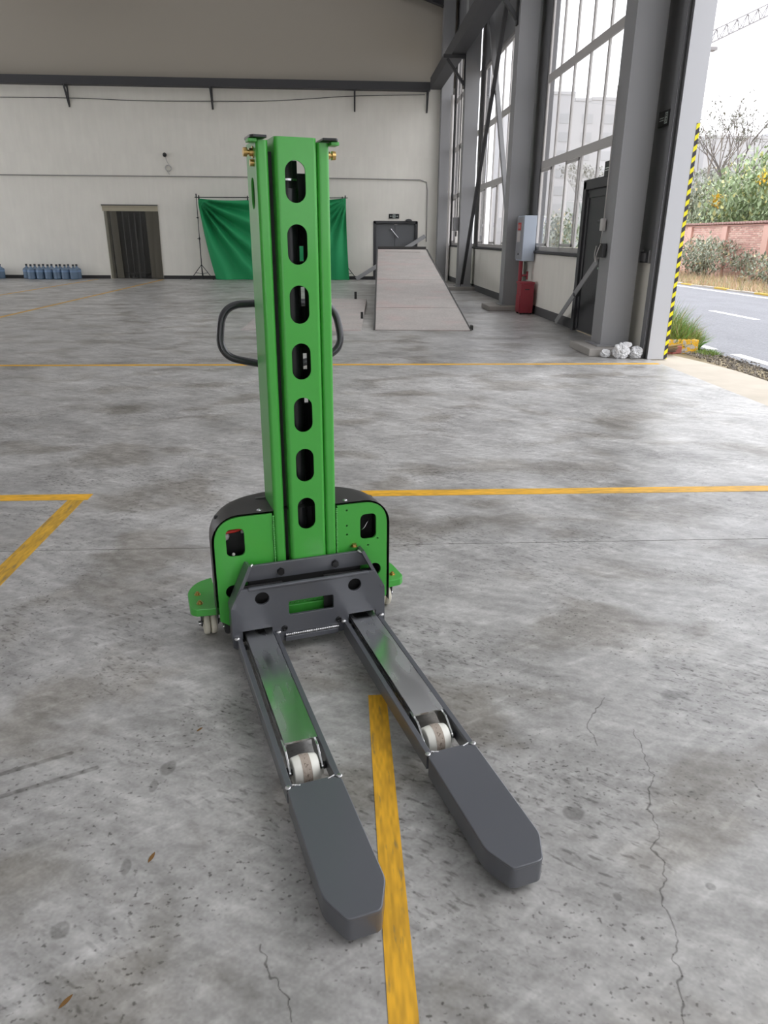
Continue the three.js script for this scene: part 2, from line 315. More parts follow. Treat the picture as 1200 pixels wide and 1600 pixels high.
// windows of the right wall
const paneGeos = new Map();
function paneGeo(w, h) { const k = w.toFixed(3) + h.toFixed(3); if (!paneGeos.has(k)) paneGeos.set(k, new THREE.PlaneGeometry(w, h).rotateY(-Math.PI / 2)); return paneGeos.get(k); }
function windowBay(z0, z1, n, tiers, door) {
  const W = struct('window_1'.replace('1', String(windowBay.n = (windowBay.n ?? 0) + 1)));
  const xa = XR + 0.045, xb = XR + 0.08, xg = XR + 0.062, y0 = tiers[0], y1 = tiers[tiers.length - 1], p = (z1 - z0) / n;
  part('window_frame', [rb(xa, xb, y0, y1, z0, z0 + 0.07, 0.004), rb(xa, xb, y0, y1, z1 - 0.07, z1, 0.004), rb(xa, xb, y1 - 0.07, y1, z0, z1, 0.004), rb(xa, xb, y0, y0 + 0.08, z0, door ? -12.24 : z1, 0.004)], M.frame, W);
  part('window_sill', rb(XR - 0.045, XR + 0.2, y0 - 0.05, y0, z0 - 0.03, door ? -12.22 : z1, 0.006), M.steelDark, W);
  for (let t = 0; t + 1 < tiers.length; t++) {
    const a = tiers[t], b = tiers[t + 1];
    if (t) part('rail', rb(xa - 0.004, xb, a - 0.07, a + 0.07, z0, z1, 0.006), M.frame, W);
    for (let k = 0; k < n; k++) {
      const c = z0 + k * p, d = c + p;
      let lo = a;
      if (t === 0 && door && (c + d) / 2 > -12.24) { if (d > -11.2) continue; lo = 2.28; }
      const m = part('mullion', [rb(xa, xb, lo, b, d - 0.03, d - 0.008, 0.003), rb(xa, xb, lo, b, d + 0.008, d + 0.03, 0.003)], M.frame, W);
      m.visible = true;
      const pn = new THREE.Mesh(paneGeo(p - 0.06, b - lo - 0.05), M.glass); pn.position.set(xg, (lo + b) / 2, (c + d) / 2); pn.name = 'pane'; W.add(pn);
      if (t === 0 && lo === a && k % 2 === 0) { // opening sash with its own frame
        const s = [rb(xa - 0.014, xa + 0.004, a + 0.09, b - 0.08, c + 0.035, c + 0.085, 0.003), rb(xa - 0.014, xa + 0.004, a + 0.09, b - 0.08, d - 0.1, d - 0.05, 0.003), rb(xa - 0.014, xa + 0.004, a + 0.09, a + 0.14, c + 0.035, d - 0.05, 0.003), rb(xa - 0.014, xa + 0.004, b - 0.13, b - 0.08, c + 0.035, d - 0.05, 0.003)];
        const sash = part('sash', s, M.frame, W);
        part('sash_handle', rb(xa - 0.034, xa - 0.014, a + 0.5, a + 0.6, d - 0.085, d - 0.065, 0.004), M.chrome, sash);
      }
    }
  }
}
const TI = [1.2, 2.76, 4.22, 5.68, 7.16];
windowBay(-27.15, -22.5, 6, TI);
windowBay(-21.95, -16.3, 7, TI.slice(0, 4));
windowBay(-15.36, -10.35, 6, TI, true);
windowBay(-3.1, 2.3, 6, TI);
windowBay(3.1, 8.5, 6, TI);
// steel side door in the right wall
{
  const D = struct('door_2');
  part('door_frame', [rb(XR - 0.06, XR + 0.14, 0, 2.26, -12.24, -12.1, 0.005), rb(XR - 0.06, XR + 0.14, 0, 2.26, -10.88, -10.74, 0.005), rb(XR - 0.06, XR + 0.14, 2.14, 2.28, -12.24, -10.74, 0.005)], M.sideDoor, D);
  part('door_leaf', [rb(XR - 0.01, XR + 0.045, 0.015, 2.14, -12.1, -10.88, 0.005), rb(XR - 0.03, XR, 0.05, 2.1, -12.08, -12.0, 0.004), rb(XR - 0.03, XR, 2.02, 2.12, -12.06, -10.9, 0.004)], M.sideDoor, D);
  part('door_handle', rb(XR - 0.08, XR - 0.02, 1.0, 1.03, -11.15, -11.0, 0.006), M.chrome, D);
}
// gate jamb: white panel, black seal, guide rail
{
  const T = struct('trim_1');
  part('jamb_panel', rb(XR - 0.035, XR + 0.215, 0, GH, GZ0 - 0.06, GZ0, 0.004), M.jamb, T);
  part('rubber_seal', bx(XR - 0.05, XR - 0.03, 0.005, GH, GZ0 - 0.075, GZ0 - 0.012), M.black, T);
  part('guide_rail', [rb(XR - 0.05, XR - 0.005, 0.005, GH, -9.28, -9.17, 0.005), rb(XR - 0.05, XR - 0.03, 0.005, GH, -9.16, GZ0 - 0.08, 0.003)], M.greyPanel, T);
  part('edge_highlight_strip', rb(XR - 0.058, XR - 0.052, 0.005, GH, -9.145, GZ0 - 0.1, 0.002), M.chrome, T);  // bright metal strip put in as the rail edge highlight
  const T2 = struct('trim_2');
  part('jamb_panel', rb(XR - 0.035, XR + 0.215, 0, GH, GZ1, GZ1 + 0.06, 0.004), M.jamb, T2);
  part('lintel_panel', rb(XR - 0.035, XR + 0.215, GH, GH + 0.06, GZ0 - 0.06, GZ1 + 0.06, 0.004), M.jamb, T2);
}
// left and front walls (behind and beside the camera), with unseen openings added for fill daylight
{
  const L = struct('wall_left'), x0 = XL - 0.2, x1 = XL, g = [bx(x0, x1, 5.7, EAVE, ZB, ZF)];
  const ps = [ZB, -26.6, -22, -21.2, -16.2, -15.4, -10, ZF]; // piers between the added openings; two reach down to the floor
  for (let k = 0; k < ps.length; k += 2) g.push(bx(x0, x1, 0, 5.7, ps[k], ps[k + 1]));
  for (const [a, b] of [[-15.4, -10]]) g.push(bx(x0, x1, 0, 1.2, a, b));
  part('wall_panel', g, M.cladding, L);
  const Fw = struct('wall_front');
  const s = poly([[XL - 0.2, 0], [XR + 0.2, 0], [XR + 0.2, EAVE], [XM, RIDGE], [XL - 0.2, EAVE]]);
  part('wall_panel', plate(s, [rrect(-1.2, 2.3, 4.2, 4.55, 0.01)], ZF, ZF + 0.2, 0), M.white, Fw);
}
// roof: two slopes of sheet with unseen skylight strips added as fill light
{
  const C = struct('ceiling'), SK = struct('window_6'), W = 0.55, rm = mat(lin(0.5, 0.49, 0.47), 0.7), g = [];
  const strips = []; for (let k = 0; k < 6; k++) for (const o of [1.5, 4.6]) strips.push(ZB + 0.2 + k * 6.15 + o);
  const yAt = (x) => RIDGE - (RIDGE - EAVE) * Math.abs(x - XM) / (XR - XM);
  const slope = (xa, xb, a, b) => plate(poly([[xa, yAt(xa)], [xb, yAt(xb)], [xb, yAt(xb) + 0.12], [xa, yAt(xa) + 0.12]]), [], a, b, 0);
  let z = ZB - 0.3;
  for (const c of [...strips, null]) {
    const e = c === null ? ZF + 0.3 : c - W / 2;
    g.push(slope(XL - 0.3, XM, z, e), slope(XM, XR + 0.3, z, e));
    if (c === null) break;
    z = c + W / 2;
    for (const [a, b] of [[XL - 0.3, XM], [XR + 0.3, XM]]) {
      const q = (t) => a + (b - a) * t;
      for (const [u, v] of [[0, 0.1], [0.9, 1]]) g.push(slope(Math.min(q(u), q(v)), Math.max(q(u), q(v)), e, z));
      const xa = Math.min(q(0.1), q(0.9)), xb = Math.max(q(0.1), q(0.9)), dy = yAt(xb) - yAt(xa);
      part('added_skylight_pane', new THREE.PlaneGeometry(Math.hypot(xb - xa, dy), W).rotateX(Math.PI / 2).rotateZ(Math.atan2(dy, xb - xa)).translate((xa + xb) / 2, (yAt(xa) + yAt(xb)) / 2 + 0.06, c), M.glass, SK);
    }
  }
  part('roof_panel', g, rm, C);
  // portal-frame rafters over every column line
  for (const zc of [-27.2, -22.15, -15.9, -9.73, -3.45, 2.7, 8.9]) for (const [xa, xb] of [[3.42, XM], [-19.5, XM]]) {
    const hy = zc === -27.2 ? 0.95 : 0.9, s = poly([[xa, EAVE - 0.05], [xb, RIDGE - 0.05], [xb, RIDGE - 0.45], [xa + Math.sign(xb - xa) * 2.6, EAVE - 0.12], [xa, EAVE - hy]]);
    part('rafter', [plate(s, [], zc - 0.01, zc + 0.01, 0), bar(V(xa, EAVE - hy, zc), V(xa + Math.sign(xb - xa) * 2.6, EAVE - 0.12, zc), 0.22, 0.02), bar(V(xa + Math.sign(xb - xa) * 2.6, EAVE - 0.12, zc), V(xb, RIDGE - 0.45, zc), 0.22, 0.02)], M.steelDark, C);
  }
}
// ------------------------------------------------------------------ steel columns on concrete footings
const COLS = [[-27.18, 'dark steel column in the far right corner of the hall', 0], [-22.15, 'steel column with a grey switch box, second from the back corner', 1], [-15.9, 'steel column between the braced window and the wall-hung fire cabinet', 1], [-9.73, 'near steel column beside the open gate with white bags at its foot', 1]];
for (const [z, label, foot] of COLS) {
  const y0 = foot ? 0.095 : 0, c = thing('steel_column', label, 'column', [3.42, y0, z]), h = EAVE - y0 - 0.05;
  part('inner_flange', rb(0, 0.016, 0, h, -0.19, 0.19, 0.003), M.steel, c);
  part('outer_flange', rb(0.36, 0.376, 0, h, -0.19, 0.19, 0.003), M.steel, c);
  for (const k of [-1, 1]) part('side_plate', bx(0.016, 0.36, 0, h, k * 0.182 - 0.006, k * 0.182 + 0.006), M.steel, c);
  part('base_plate', rb(-0.06, 0.42, 0, 0.022, -0.24, 0.24, 0.004), M.steel, c);
  if (foot) single('concrete_footing', uvBox(rb(z > -10 && z < -9 ? 3.2 : 3.09, XR - 0.002, 0, 0.095, z - 0.42, z + 0.43, 0.008)), M.concrete, ['raised concrete footing under the column with the grey switch box', 'raised concrete footing under the column left of the fire cabinet', 'raised concrete footing beside the white plastic bags'][COLS.findIndex((q) => q[0] === z) - 1], 'footing');
}
// ledge beams (channel on brackets) along the back and right walls
{
  const b = thing('ledge_beam', 'long black channel beam on brackets running across the white back wall', 'beam', [0, 0, 0]);
  part('channel', [bx(XL, 3.05, 5.98, 6.22, ZB + 0.3, ZB + 0.315), bx(XL, 3.05, 6.205, 6.22, ZB, ZB + 0.3), bx(XL, 3.05, 5.98, 5.995, ZB, ZB + 0.3)], M.steelDark, b);
  for (const x of [-13.4, -8.8, -4.15, 0.55, 2.98]) part('bracket', [bar(V(x, 5.96, ZB), V(x, 5.96, ZB + 0.36), 0.05, 0.05), bar(V(x, 5.42, ZB + 0.02), V(x, 5.95, ZB + 0.32), 0.05, 0.05), bx(x - 0.025, x + 0.025, 5.36, 5.98, ZB + 0.001, ZB + 0.025)], M.steelDark, b);
  const r = thing('ledge_beam', 'dark channel beam on brackets running along the window wall above the columns', 'beam', [0, 0, 0]);
  part('channel', [bx(3.04, 3.056, 6.0, 6.34, ZB + 0.32, ZF - 0.02), bx(3.056, 3.4, 6.0, 6.016, ZB + 0.32, ZF - 0.02), bx(3.056, 3.4, 6.324, 6.34, ZB + 0.32, ZF - 0.02)], M.steelDark, r);
  for (const z of [-22.15, -15.9, -9.73]) part('bracket', [bar(V(2.82, 5.95, z), V(3.42, 5.95, z), 0.1, 0.09), bar(V(2.92, 5.9, z), V(3.4, 5.3, z), 0.09, 0.07), bx(3.385, 3.418, 5.2, 6.0, z - 0.06, z + 0.06)], M.steelDark, r);
}
// X bracing between two columns
single('brace_bar', angleBar(V(3.5, 0.15, -21.7), V(3.5, 7.2, -16.4), 0.09, 0.012, V(1, 0, 0)), M.steelDark, 'dark diagonal brace bar rising to the right across the middle window', 'brace');
{
  const b = thing('brace_bar', 'paler diagonal brace bar sloping down to the right across the middle window', 'brace');
  part('angle_bar', angleBar(V(3.6, 9.0, -21.7), V(3.6, 1.72, -16.45), 0.09, 0.012, V(1, 0, 0)), M.steel, b);
  part('gusset', rb(3.53, 3.64, 1.56, 1.78, -16.5, -16.28, 0.004), M.steelDark, b);
}
// ------------------------------------------------------------------ back wall fittings
{
  // strip curtain
  const c = thing('strip_curtain', 'dusty clear plastic strip curtain hanging in the dark doorway of the back wall', 'curtain', [(CX0 + CX1) / 2, 0, ZB]);
  const w = CX1 - CX0, n = 9;
  part('header_rail', [bx(-w / 2 - 0.03, w / 2 + 0.03, 2.36, 2.4, 0.001, 0.07), bx(-w / 2 - 0.03, w / 2 + 0.03, 2.22, 2.36, 0.012, 0.03)], mat(lin(0.42, 0.38, 0.28), 0.6), c);
  part('rail_cap', bx(-w / 2 - 0.04, w / 2 + 0.04, 2.395, 2.425, 0.001, 0.08), M.steelDark, c);
  for (let k = 0; k < n; k++) {
    const x = -w / 2 + 0.02 + k * w / n, lean = 0.05 * (0.5 - k / n), g = new THREE.PlaneGeometry(0.235, 2.2, 6, 8), p = g.attributes.position;
    for (let i = 0; i < p.count; i++) { const u = p.getX(i), v = p.getY(i) / 2.2 + 0.5; p.setXYZ(i, u + x + 0.1 + (1 - v) * (lean + 0.02 * Math.sin(k * 2.1)), p.getY(i) + 1.12, 0.02 + (k % 2) * 0.02 + 0.009 * Math.cos(u * 18) + (1 - v) * 0.03 * Math.sin(k * 1.7)); }
    g.computeVertexNormals();
    const edge = k === 1 || k > n - 3;
    part('strip', g, new THREE.MeshPhysicalMaterial({ color: edge ? lin(0.16, 0.145, 0.105) : lin(0.55, 0.55, 0.52), transmission: edge ? 0.5 : 0.96, thickness: 0, roughness: edge ? 0.6 : 0.25, side: THREE.DoubleSide }), c);
  }
  const side = part('side_jamb', bx(-w / 2 - 0.005, -w / 2 + 0.1, 0, 2.3, -0.28, -0.002), mat(lin(0.55, 0.51, 0.41), 0.8), c); side.userData.label = 'pale plastered doorway edge';
}
// water bottles
{
  const prof = [[0, 0], [0.115, 0], [0.132, 0.012], [0.135, 0.04], [0.128, 0.1], [0.135, 0.12], [0.135, 0.2], [0.127, 0.215], [0.135, 0.23], [0.135, 0.3], [0.125, 0.335], [0.075, 0.37], [0.035, 0.392], [0.03, 0.43], [0.032, 0.455], [0, 0.458]].map((p) => new THREE.Vector2(...p));
  const body = new THREE.LatheGeometry(prof, 18), plastic = new THREE.MeshPhysicalMaterial({ color: lin(0.2, 0.3, 0.42), transmission: 0.35, thickness: 0, roughness: 0.25, side: THREE.DoubleSide });
  const proto = new THREE.Group(); part('bottle_body', body, plastic, proto); part('cap', cyl(0.037, 0.05, 14).translate(0, 0.462, 0), M.black, proto);
  part('label_band', new THREE.CylinderGeometry(0.1365, 0.1365, 0.06, 18, 1, true).translate(0, 0.262, 0), mat(lin(0.16, 0.26, 0.42), 0.5), proto);
  const rowF = ['leftmost', 'second', 'third', 'fourth', 'fifth', 'sixth', 'seventh'];
  const add = (x, z, label, group, s = 1) => { const b = proto.clone(); b.name = numbered('water_bottle'); b.position.set(x, 0, z); b.rotation.y = rr(0, 6); b.userData = { label, category: 'bottle', group }; scene.add(b); };
  rowF.forEach((w, k) => add(-10.93 + k * 0.285 + rr(-0.005, 0.005), ZB + 0.19, w === 'leftmost' ? 'leftmost blue water bottle of the back row against the wall' : `${w} blue water bottle from the left in the back row`, 'blue water bottles standing in two rows at the back wall'));
  rowF.slice(0, 6).forEach((w, k) => add(-10.66 + k * 0.286 + rr(-0.005, 0.005), ZB + 0.5, w === 'leftmost' ? 'leftmost blue water bottle of the front row at the back wall' : `${w} blue water bottle from the left in the front row`, 'blue water bottles standing in two rows at the back wall'));
  add(-11.83, ZB + 0.2, 'single blue water bottle at the left frame edge, behind its neighbour', 'blue water bottles at the left edge');
  add(-11.98, ZB + 0.48, 'blue water bottle cut by the left frame edge, in front', 'blue water bottles at the left edge');
}
// conduit, cable, camera and signs on the back wall
single('conduit', tube([V(XL + 0.1, 3.3, ZB + 0.03), V(-8, 3.32, ZB + 0.03), V(-2, 3.335, ZB + 0.03), V(2.97, 3.3, ZB + 0.03), V(3.06, 3.2, ZB + 0.03), V(3.07, 1.3, ZB + 0.03)], 0.018, { fil: 0.08, n: 90 }), mat(lin(0.3, 0.29, 0.27), 0.6), 'thin grey conduit running level across the white back wall', 'conduit');
single('cable', tube([V(-12.2, 5.6, ZB + 0.02), V(-8.6, 5.62, ZB + 0.03), V(-6.5, 5.58, ZB + 0.02), V(-4.1, 5.6, ZB + 0.03), V(-2.2, 5.64, ZB + 0.02), V(0.5, 5.82, ZB + 0.03), V(2.9, 5.9, ZB + 0.02)], 0.01, { n: 80, seg: 5 }), M.steelDark, 'thin dark cable sagging just below the black beam on the back wall', 'cable');
{
  const c = thing('security_camera', 'small black security camera with coiled cable on the back wall', 'camera', [-5.85, 3.98, ZB]);
  part('housing', new THREE.SphereGeometry(0.07, 14, 10).translate(0, 0, 0.09), M.black, c);
  part('mount', cyl(0.05, 0.06, 12).rotateX(Math.PI / 2).translate(0, 0, 0.03), M.frame, c);
  const pts = []; for (let k = 0; k <= 40; k++) { const a = k / 40 * Math.PI * 5; pts.push(V(0.04 + 0.1 * Math.cos(a) + 0.03, -0.4 + 0.09 * Math.sin(a), 0.03 + 0.02 * Math.sin(a * 0.7))); }
  part('cable_coil', tube([V(0.02, -0.07, 0.08), V(0.05, -0.2, 0.04), ...pts, V(0.1, -0.6, 0.05)], 0.012, { n: 120, seg: 5 }), M.frame, c);
}
function exitSign(name, w, h, label, place, running) {
  const t = canvasTex(256, 128, (g, W, H) => {
    g.fillStyle = '#101413'; g.fillRect(0, 0, W, H); g.strokeStyle = '#c9d2cc'; g.lineWidth = 9; g.lineCap = 'round';
    const cx = running === 'side' ? 196 : 128;
    g.strokeRect(cx - 30, 18, 60, 92); g.beginPath(); g.arc(cx + 4, 36, 8, 0, 7); g.fillStyle = '#c9d2cc'; g.fill();
    g.beginPath(); g.moveTo(cx, 50); g.lineTo(cx - 6, 74); g.lineTo(cx + 10, 84); g.lineTo(cx + 4, 102); g.moveTo(cx - 6, 74); g.lineTo(cx - 22, 94); g.moveTo(cx, 52); g.lineTo(cx + 20, 64); g.moveTo(cx, 52); g.lineTo(cx - 20, 62); g.stroke();
    g.lineWidth = 8; g.beginPath();
    if (running === 'side') { for (let k = 0; k < 2; k++) { g.moveTo(30, 56 + k * 22); g.lineTo(140, 56 + k * 22); } }
    else { g.moveTo(88, 64); g.lineTo(28, 64); g.lineTo(46, 48); g.moveTo(28, 64); g.lineTo(46, 80); g.moveTo(168, 64); g.lineTo(228, 64); g.lineTo(210, 48); g.moveTo(228, 64); g.lineTo(210, 80); }
    g.stroke();
  });
  const s = thing(name, label, 'exit sign'); place(s);
  part('sign_box', rb(-w / 2, w / 2, -h / 2, h / 2, 0, 0.03, 0.004), M.black, s);
  part('sign_face', new THREE.PlaneGeometry(w * 0.95, h * 0.9).translate(0, 0, 0.0315), new THREE.MeshStandardMaterial({ map: t, roughness: 0.4 }), s);
}
exitSign('exit_sign', 0.36, 0.15, 'small black exit sign with running figure above the grey double door', (s) => s.position.set(1.91, 2.13, ZB + 0.001), 'mid');
exitSign('exit_sign', 0.36, 0.2, 'dark exit sign with running figure above the steel side door', (s) => { s.position.set(XR - 0.065, 2.36, -11.05); s.rotation.y = -Math.PI / 2; }, 'side');
exitSign('exit_sign', 0.3, 0.17, 'dark exit sign with running figure beside the open gate', (s) => { s.position.set(XR + 0.018, 2.775, -9.54); s.rotation.y = -Math.PI / 2; }, 'side');
// grey bar leaning behind the ramp
single('steel_bar', bar(V(0.55, 0.06, ZB + 0.75), V(3.0, 1.48, ZB + 0.2), 0.09, 0.12), M.steel, 'grey steel bar leaning across the double door behind the ramp', 'bar');
// white pipe at the far corner
single('drain_pipe', [cyl(0.05, 5.8, 14).translate(3.76, 2.9, -26.75), cyl(0.062, 0.08, 14).translate(3.76, 2.9, -26.75), cyl(0.062, 0.08, 14).translate(3.76, 1.2, -26.75)], M.frame, 'thin white vertical drain pipe in the far right corner', 'pipe');
// ------------------------------------------------------------------ green backdrop
{
  const zc = ZB + 0.5, X0 = -4.78, X1 = 0.22, nx = 110, ny = 60, pos = [], uv = [], idx = [];
  for (let j = 0; j <= ny; j++) for (let i = 0; i <= nx; i++) {
    const u = i / nx, v = j / ny; // v 0 top
    const left = X0 + 0.42 * Math.pow(v, 1.5), right = X1 + 0.09 * v * v;
    const x = left + (right - left) * u, sag = 0.06 * Math.sin(Math.PI * u) + 0.03 * Math.abs(Math.sin(Math.PI * u * 3)), y = (2.61 + 0.05 * u - sag) * (1 - v) + 0.012;
    const ang = Math.atan2(v * 2.6, u * 5 + 0.02), rl = Math.hypot(v * 2.6, u * 5), fl = Math.exp(-rl / 3.2) * Math.min(1, rl * 1.5);
    const angR = Math.atan2(v * 2.6, (1 - u) * 5 + 0.02), rR = Math.hypot(v * 2.6, (1 - u) * 5), fr = Math.exp(-rR / 1.6) * Math.min(1, rR * 1.5);
    let z = 0.2 * fl * Math.sin(ang * 19 + 0.8 * Math.sin(ang * 7)) + 0.1 * fr * Math.sin(angR * 24 + 1) + 0.02 * Math.sin(u * 9 + v * 3) + 0.05 * v * v;
    z += 0.025 * v * Math.sin(u * 60 + 3 * v);
    pos.push(x, y, zc + z); uv.push(u * 5, v * 2.6);
    if (i < nx && j < ny) { const a = j * (nx + 1) + i, b = a + 1, c = a + nx + 1, d = c + 1; idx.push(a, c, b, b, c, d); }
  }
  const g = new THREE.BufferGeometry(); g.setAttribute('position', new THREE.Float32BufferAttribute(pos, 3)); g.setAttribute('uv', new THREE.Float32BufferAttribute(uv, 2)); g.setIndex(idx); g.computeVertexNormals();
  single('backdrop_cloth', g, mat(lin(0.01, 0.3, 0.1), 0.7), 'wide green photo backdrop cloth hanging in folds before the back wall', 'backdrop');
  const stand = (x, label, zz) => {
    const s = thing('light_stand', label, 'stand', [x, 0, zz]);
    part('pole', [cyl(0.017, 1.3, 10).translate(0, 0.75, 0), cyl(0.012, 1.4, 10).translate(0, 2.0, 0)], M.black, s);
    part('collar', [cyl(0.03, 0.06, 10).translate(0, 1.35, 0), rod(V(0, 1.35, 0), V(-0.07, 1.35, 0), 0.012, 6)], M.black, s); part('collar', [cyl(0.027, 0.05, 10).translate(0, 2.02, 0), rod(V(0, 2.02, 0), V(-0.06, 2.02, 0), 0.01, 6)], M.black, s);
    part('spigot', cyl(0.02, 0.1, 8).translate(0, 2.72, 0), M.black, s);
    for (let k = 0; k < 3; k++) { const a = k * 2.094 + 0.5, e = V(0.45 * Math.cos(a), 0.015, 0.28 * Math.sin(a)); const l = part('leg', [rod(V(0, 0.5, 0), e, 0.012, 6), rod(V(0, 0.2, 0), e.clone().multiplyScalar(0.55).setY(0.235), 0.008, 6)], M.black, s); part('foot', new THREE.SphereGeometry(0.018, 8, 6).translate(e.x, 0.018, e.z), M.black, l); }
    return s;
  };
  stand(-4.84, 'black tripod light stand at the left end of the green backdrop', zc - 0.02);
  stand(0.2, 'black tripod light stand at the right end of the green backdrop', zc - 0.16);
  single('crossbar', [rod(V(-4.9, 2.66, zc - 0.06), V(0.28, 2.69, zc - 0.06), 0.013, 8)], M.black, 'black crossbar carrying the green backdrop between two stands', 'bar');
  for (const [x, l] of [[-4.76, 'small black clamp on the top left corner of the backdrop'], [-3.12, 'small black clamp on the backdrop edge beside the mast'], [0.1, 'small black clamp at the top right of the backdrop']]) single('clamp', [bar(V(x, 2.58, zc + 0.03), V(x, 2.72, zc - 0.05), 0.03, 0.02), bar(V(x + 0.01, 2.56, zc - 0.07), V(x, 2.72, zc - 0.04), 0.03, 0.02)], M.black, l, 'clamp');
}
// ------------------------------------------------------------------ ramps
{
  const steelPlate = mat(0xffffff, 0.6, 0.1); steelPlate.map = tex(512, 512, (u, v, c) => { const t = 166 + 26 * (fbm(u * 5, v * 5, 4) - 0.5) + 10 * (vn(u * 190, v * 60) - 0.5), k = sst(0.5, 0.72, fbm(u * 3 + 8, v * 4, 3)); c[0] = t + 7 * k + 4; c[1] = t - 2 - 1 * k; c[2] = t - 7 - k; }, true, true); steelPlate.map.repeat.set(0.3, 0.3);
  const dark = mat(lin(0.05, 0.048, 0.045), 0.7);
  const R = thing('loading_ramp', 'long grey steel loading ramp rising to a raised lip before the double door', 'ramp', [1.33, 0, -12.03], rad(-3));
  const L = 12.7, Ht = 1.06, w = 0.775, at = (t) => [Ht * t + 0.012, -L * t];
  const cuts = [0, 0.162, 0.459, 0.787, 1];
  for (let k = 0; k < 4; k++) { const [ya, za] = at(cuts[k]), [yb, zb] = at(cuts[k + 1]); const a = V(0, ya, za - (k ? 0.025 : 0)), b = V(0, yb, zb + 0.025); part('deck_panel', uvBox(bar(a, b, w * 2, 0.02).translate(0, -0.006, 0)), steelPlate, R); }
  part('inset_plate', bar(V(0, Ht * 0.93 + 0.024, -L * 0.93), V(0, Ht * 0.965 + 0.024, -L * 0.965), 1.1, 0.006), steelPlate, R);
  for (const s of [-1, 1]) { const sh = new THREE.Shape(); sh.moveTo(0, 0); sh.lineTo(L, Ht + 0.03); sh.lineTo(L, Ht - 0.3); sh.lineTo(5, 0.12); sh.lineTo(0.4, 0); sh.closePath(); const g = new THREE.ExtrudeGeometry(sh, { depth: 0.035, bevelEnabled: false }).rotateY(Math.PI / 2).translate(s * (w + 0.018) - 0.018, 0.005, 0); part('side_girder', g, dark, R); }
  for (const t of [0.45, 0.62, 0.8]) part('cross_member', bx(-w, w, Ht * t - 0.16, Ht * t - 0.03, -L * t - 0.04, -L * t + 0.04), dark, R);
  part('end_lip', rb(-w, w, Ht - 0.02, Ht + 0.1, -L - 0.03, -L + 0.0, 0.005), dark, R);
  for (const s of [-1, 1]) part('leg', [rb(s * 0.7 - 0.05, s * 0.7 + 0.05, 0.02, Ht - 0.05, -L + 0.02, -L + 0.12, 0.004), rb(s * 0.7 - 0.12, s * 0.7 + 0.12, 0, 0.02, -L - 0.05, -L + 0.19, 0.004)], dark, R);
  part('hinge_lug', rb(w + 0.03, w + 0.07, 0.0, 0.07, -0.3, -0.16, 0.006), dark, R);
  const Q = thing('dock_plate', 'low wide steel plate lying on the floor beside the loading ramp', 'ramp', [-0.65, 0, -12.05], rad(-3));
  const g = new THREE.Shape(); g.moveTo(0, 0); g.lineTo(0.02, 0.022); g.lineTo(5.2, 0.11); g.lineTo(5.2, 0); g.closePath();
  part('wedge_plate', uvBox(new THREE.ExtrudeGeometry(g, { depth: 1.95, bevelEnabled: false }).rotateY(Math.PI / 2).translate(-0.98, 0, 0)), steelPlate, Q);
  part('peg', [cyl(0.03, 0.16, 10).translate(0.72, 0.19, -5.1)], M.black, Q); part('peg', [cyl(0.025, 0.12, 10).translate(0.95, 0.1, -1.5)], M.black, Q);
}
// ------------------------------------------------------------------ fire corner
{
  const c = thing('fire_cabinet', 'pale blue-grey fire hose cabinet with a red label hung beside the column', 'cabinet', [3.63, 1.0, -15.12]);
  part('cabinet_body', rb(0, 0.25, 0, 0.85, -0.55, 0, 0.006), mat(lin(0.42, 0.47, 0.54), 0.4), c);
  const d = part('cabinet_door', rb(-0.018, 0.002, 0.03, 0.83, -0.54, -0.015, 0.005), mat(lin(0.3, 0.31, 0.33), 0.45), c);
  part('label_plate', rb(-0.022, -0.016, 0.58, 0.72, -0.42, -0.17, 0.002), M.redBright, d);
  part('lettering', [-0.36, -0.3, -0.24].map((z) => bx(-0.0235, -0.021, 0.61, 0.69, z - 0.012, z + 0.012)), M.frame, d);
  part('paper_notice', rb(-0.02, -0.017, 0.36, 0.56, -0.45, -0.2, 0.001), mat(lin(0.6, 0.57, 0.54), 0.8), d);
  part('lock', cyl(0.018, 0.02, 12).rotateZ(Math.PI / 2).translate(-0.024, 0.13, -0.25), M.black, d);
  const p = thing('fire_pipe', 'dark red fire pipe with a small valve running below the grey cabinet', 'pipe', [3.66, 0, -15.3]);
  part('pipe', cyl(0.04, 1.0, 14).translate(0, 0.5, 0), M.red, p);
  part('valve', [rod(V(0, 0.72, 0), V(0.14, 0.72, 0.02), 0.02, 8), rb(0.12, 0.16, 0.64, 0.8, 0, 0.03, 0.006)], M.red, p);
  const b = thing('extinguisher_box', 'dark red metal fire extinguisher box standing on the floor by the wall', 'box', [3.57, 0, -14.75]);
  part('box_body', rb(0, 0.26, 0.03, 0.58, -0.36, 0, 0.006), M.red, b);
  part('lid', [rb(-0.02, 0.27, 0.575, 0.62, -0.37, 0.012, 0.008)], M.red, b);
  part('side_door', rb(-0.014, 0.002, 0.06, 0.36, -0.34, -0.02, 0.004), M.red, b);
  part('slot', rb(0.08, 0.17, 0.47, 0.49, -0.004, 0.003, 0.002), M.black, b);
  for (const [x, z] of [[0.03, -0.03], [0.23, -0.03], [0.03, -0.33], [0.23, -0.33]]) part('foot', cyl(0.018, 0.032, 8).translate(x, 0.016, z), M.black, b);
}
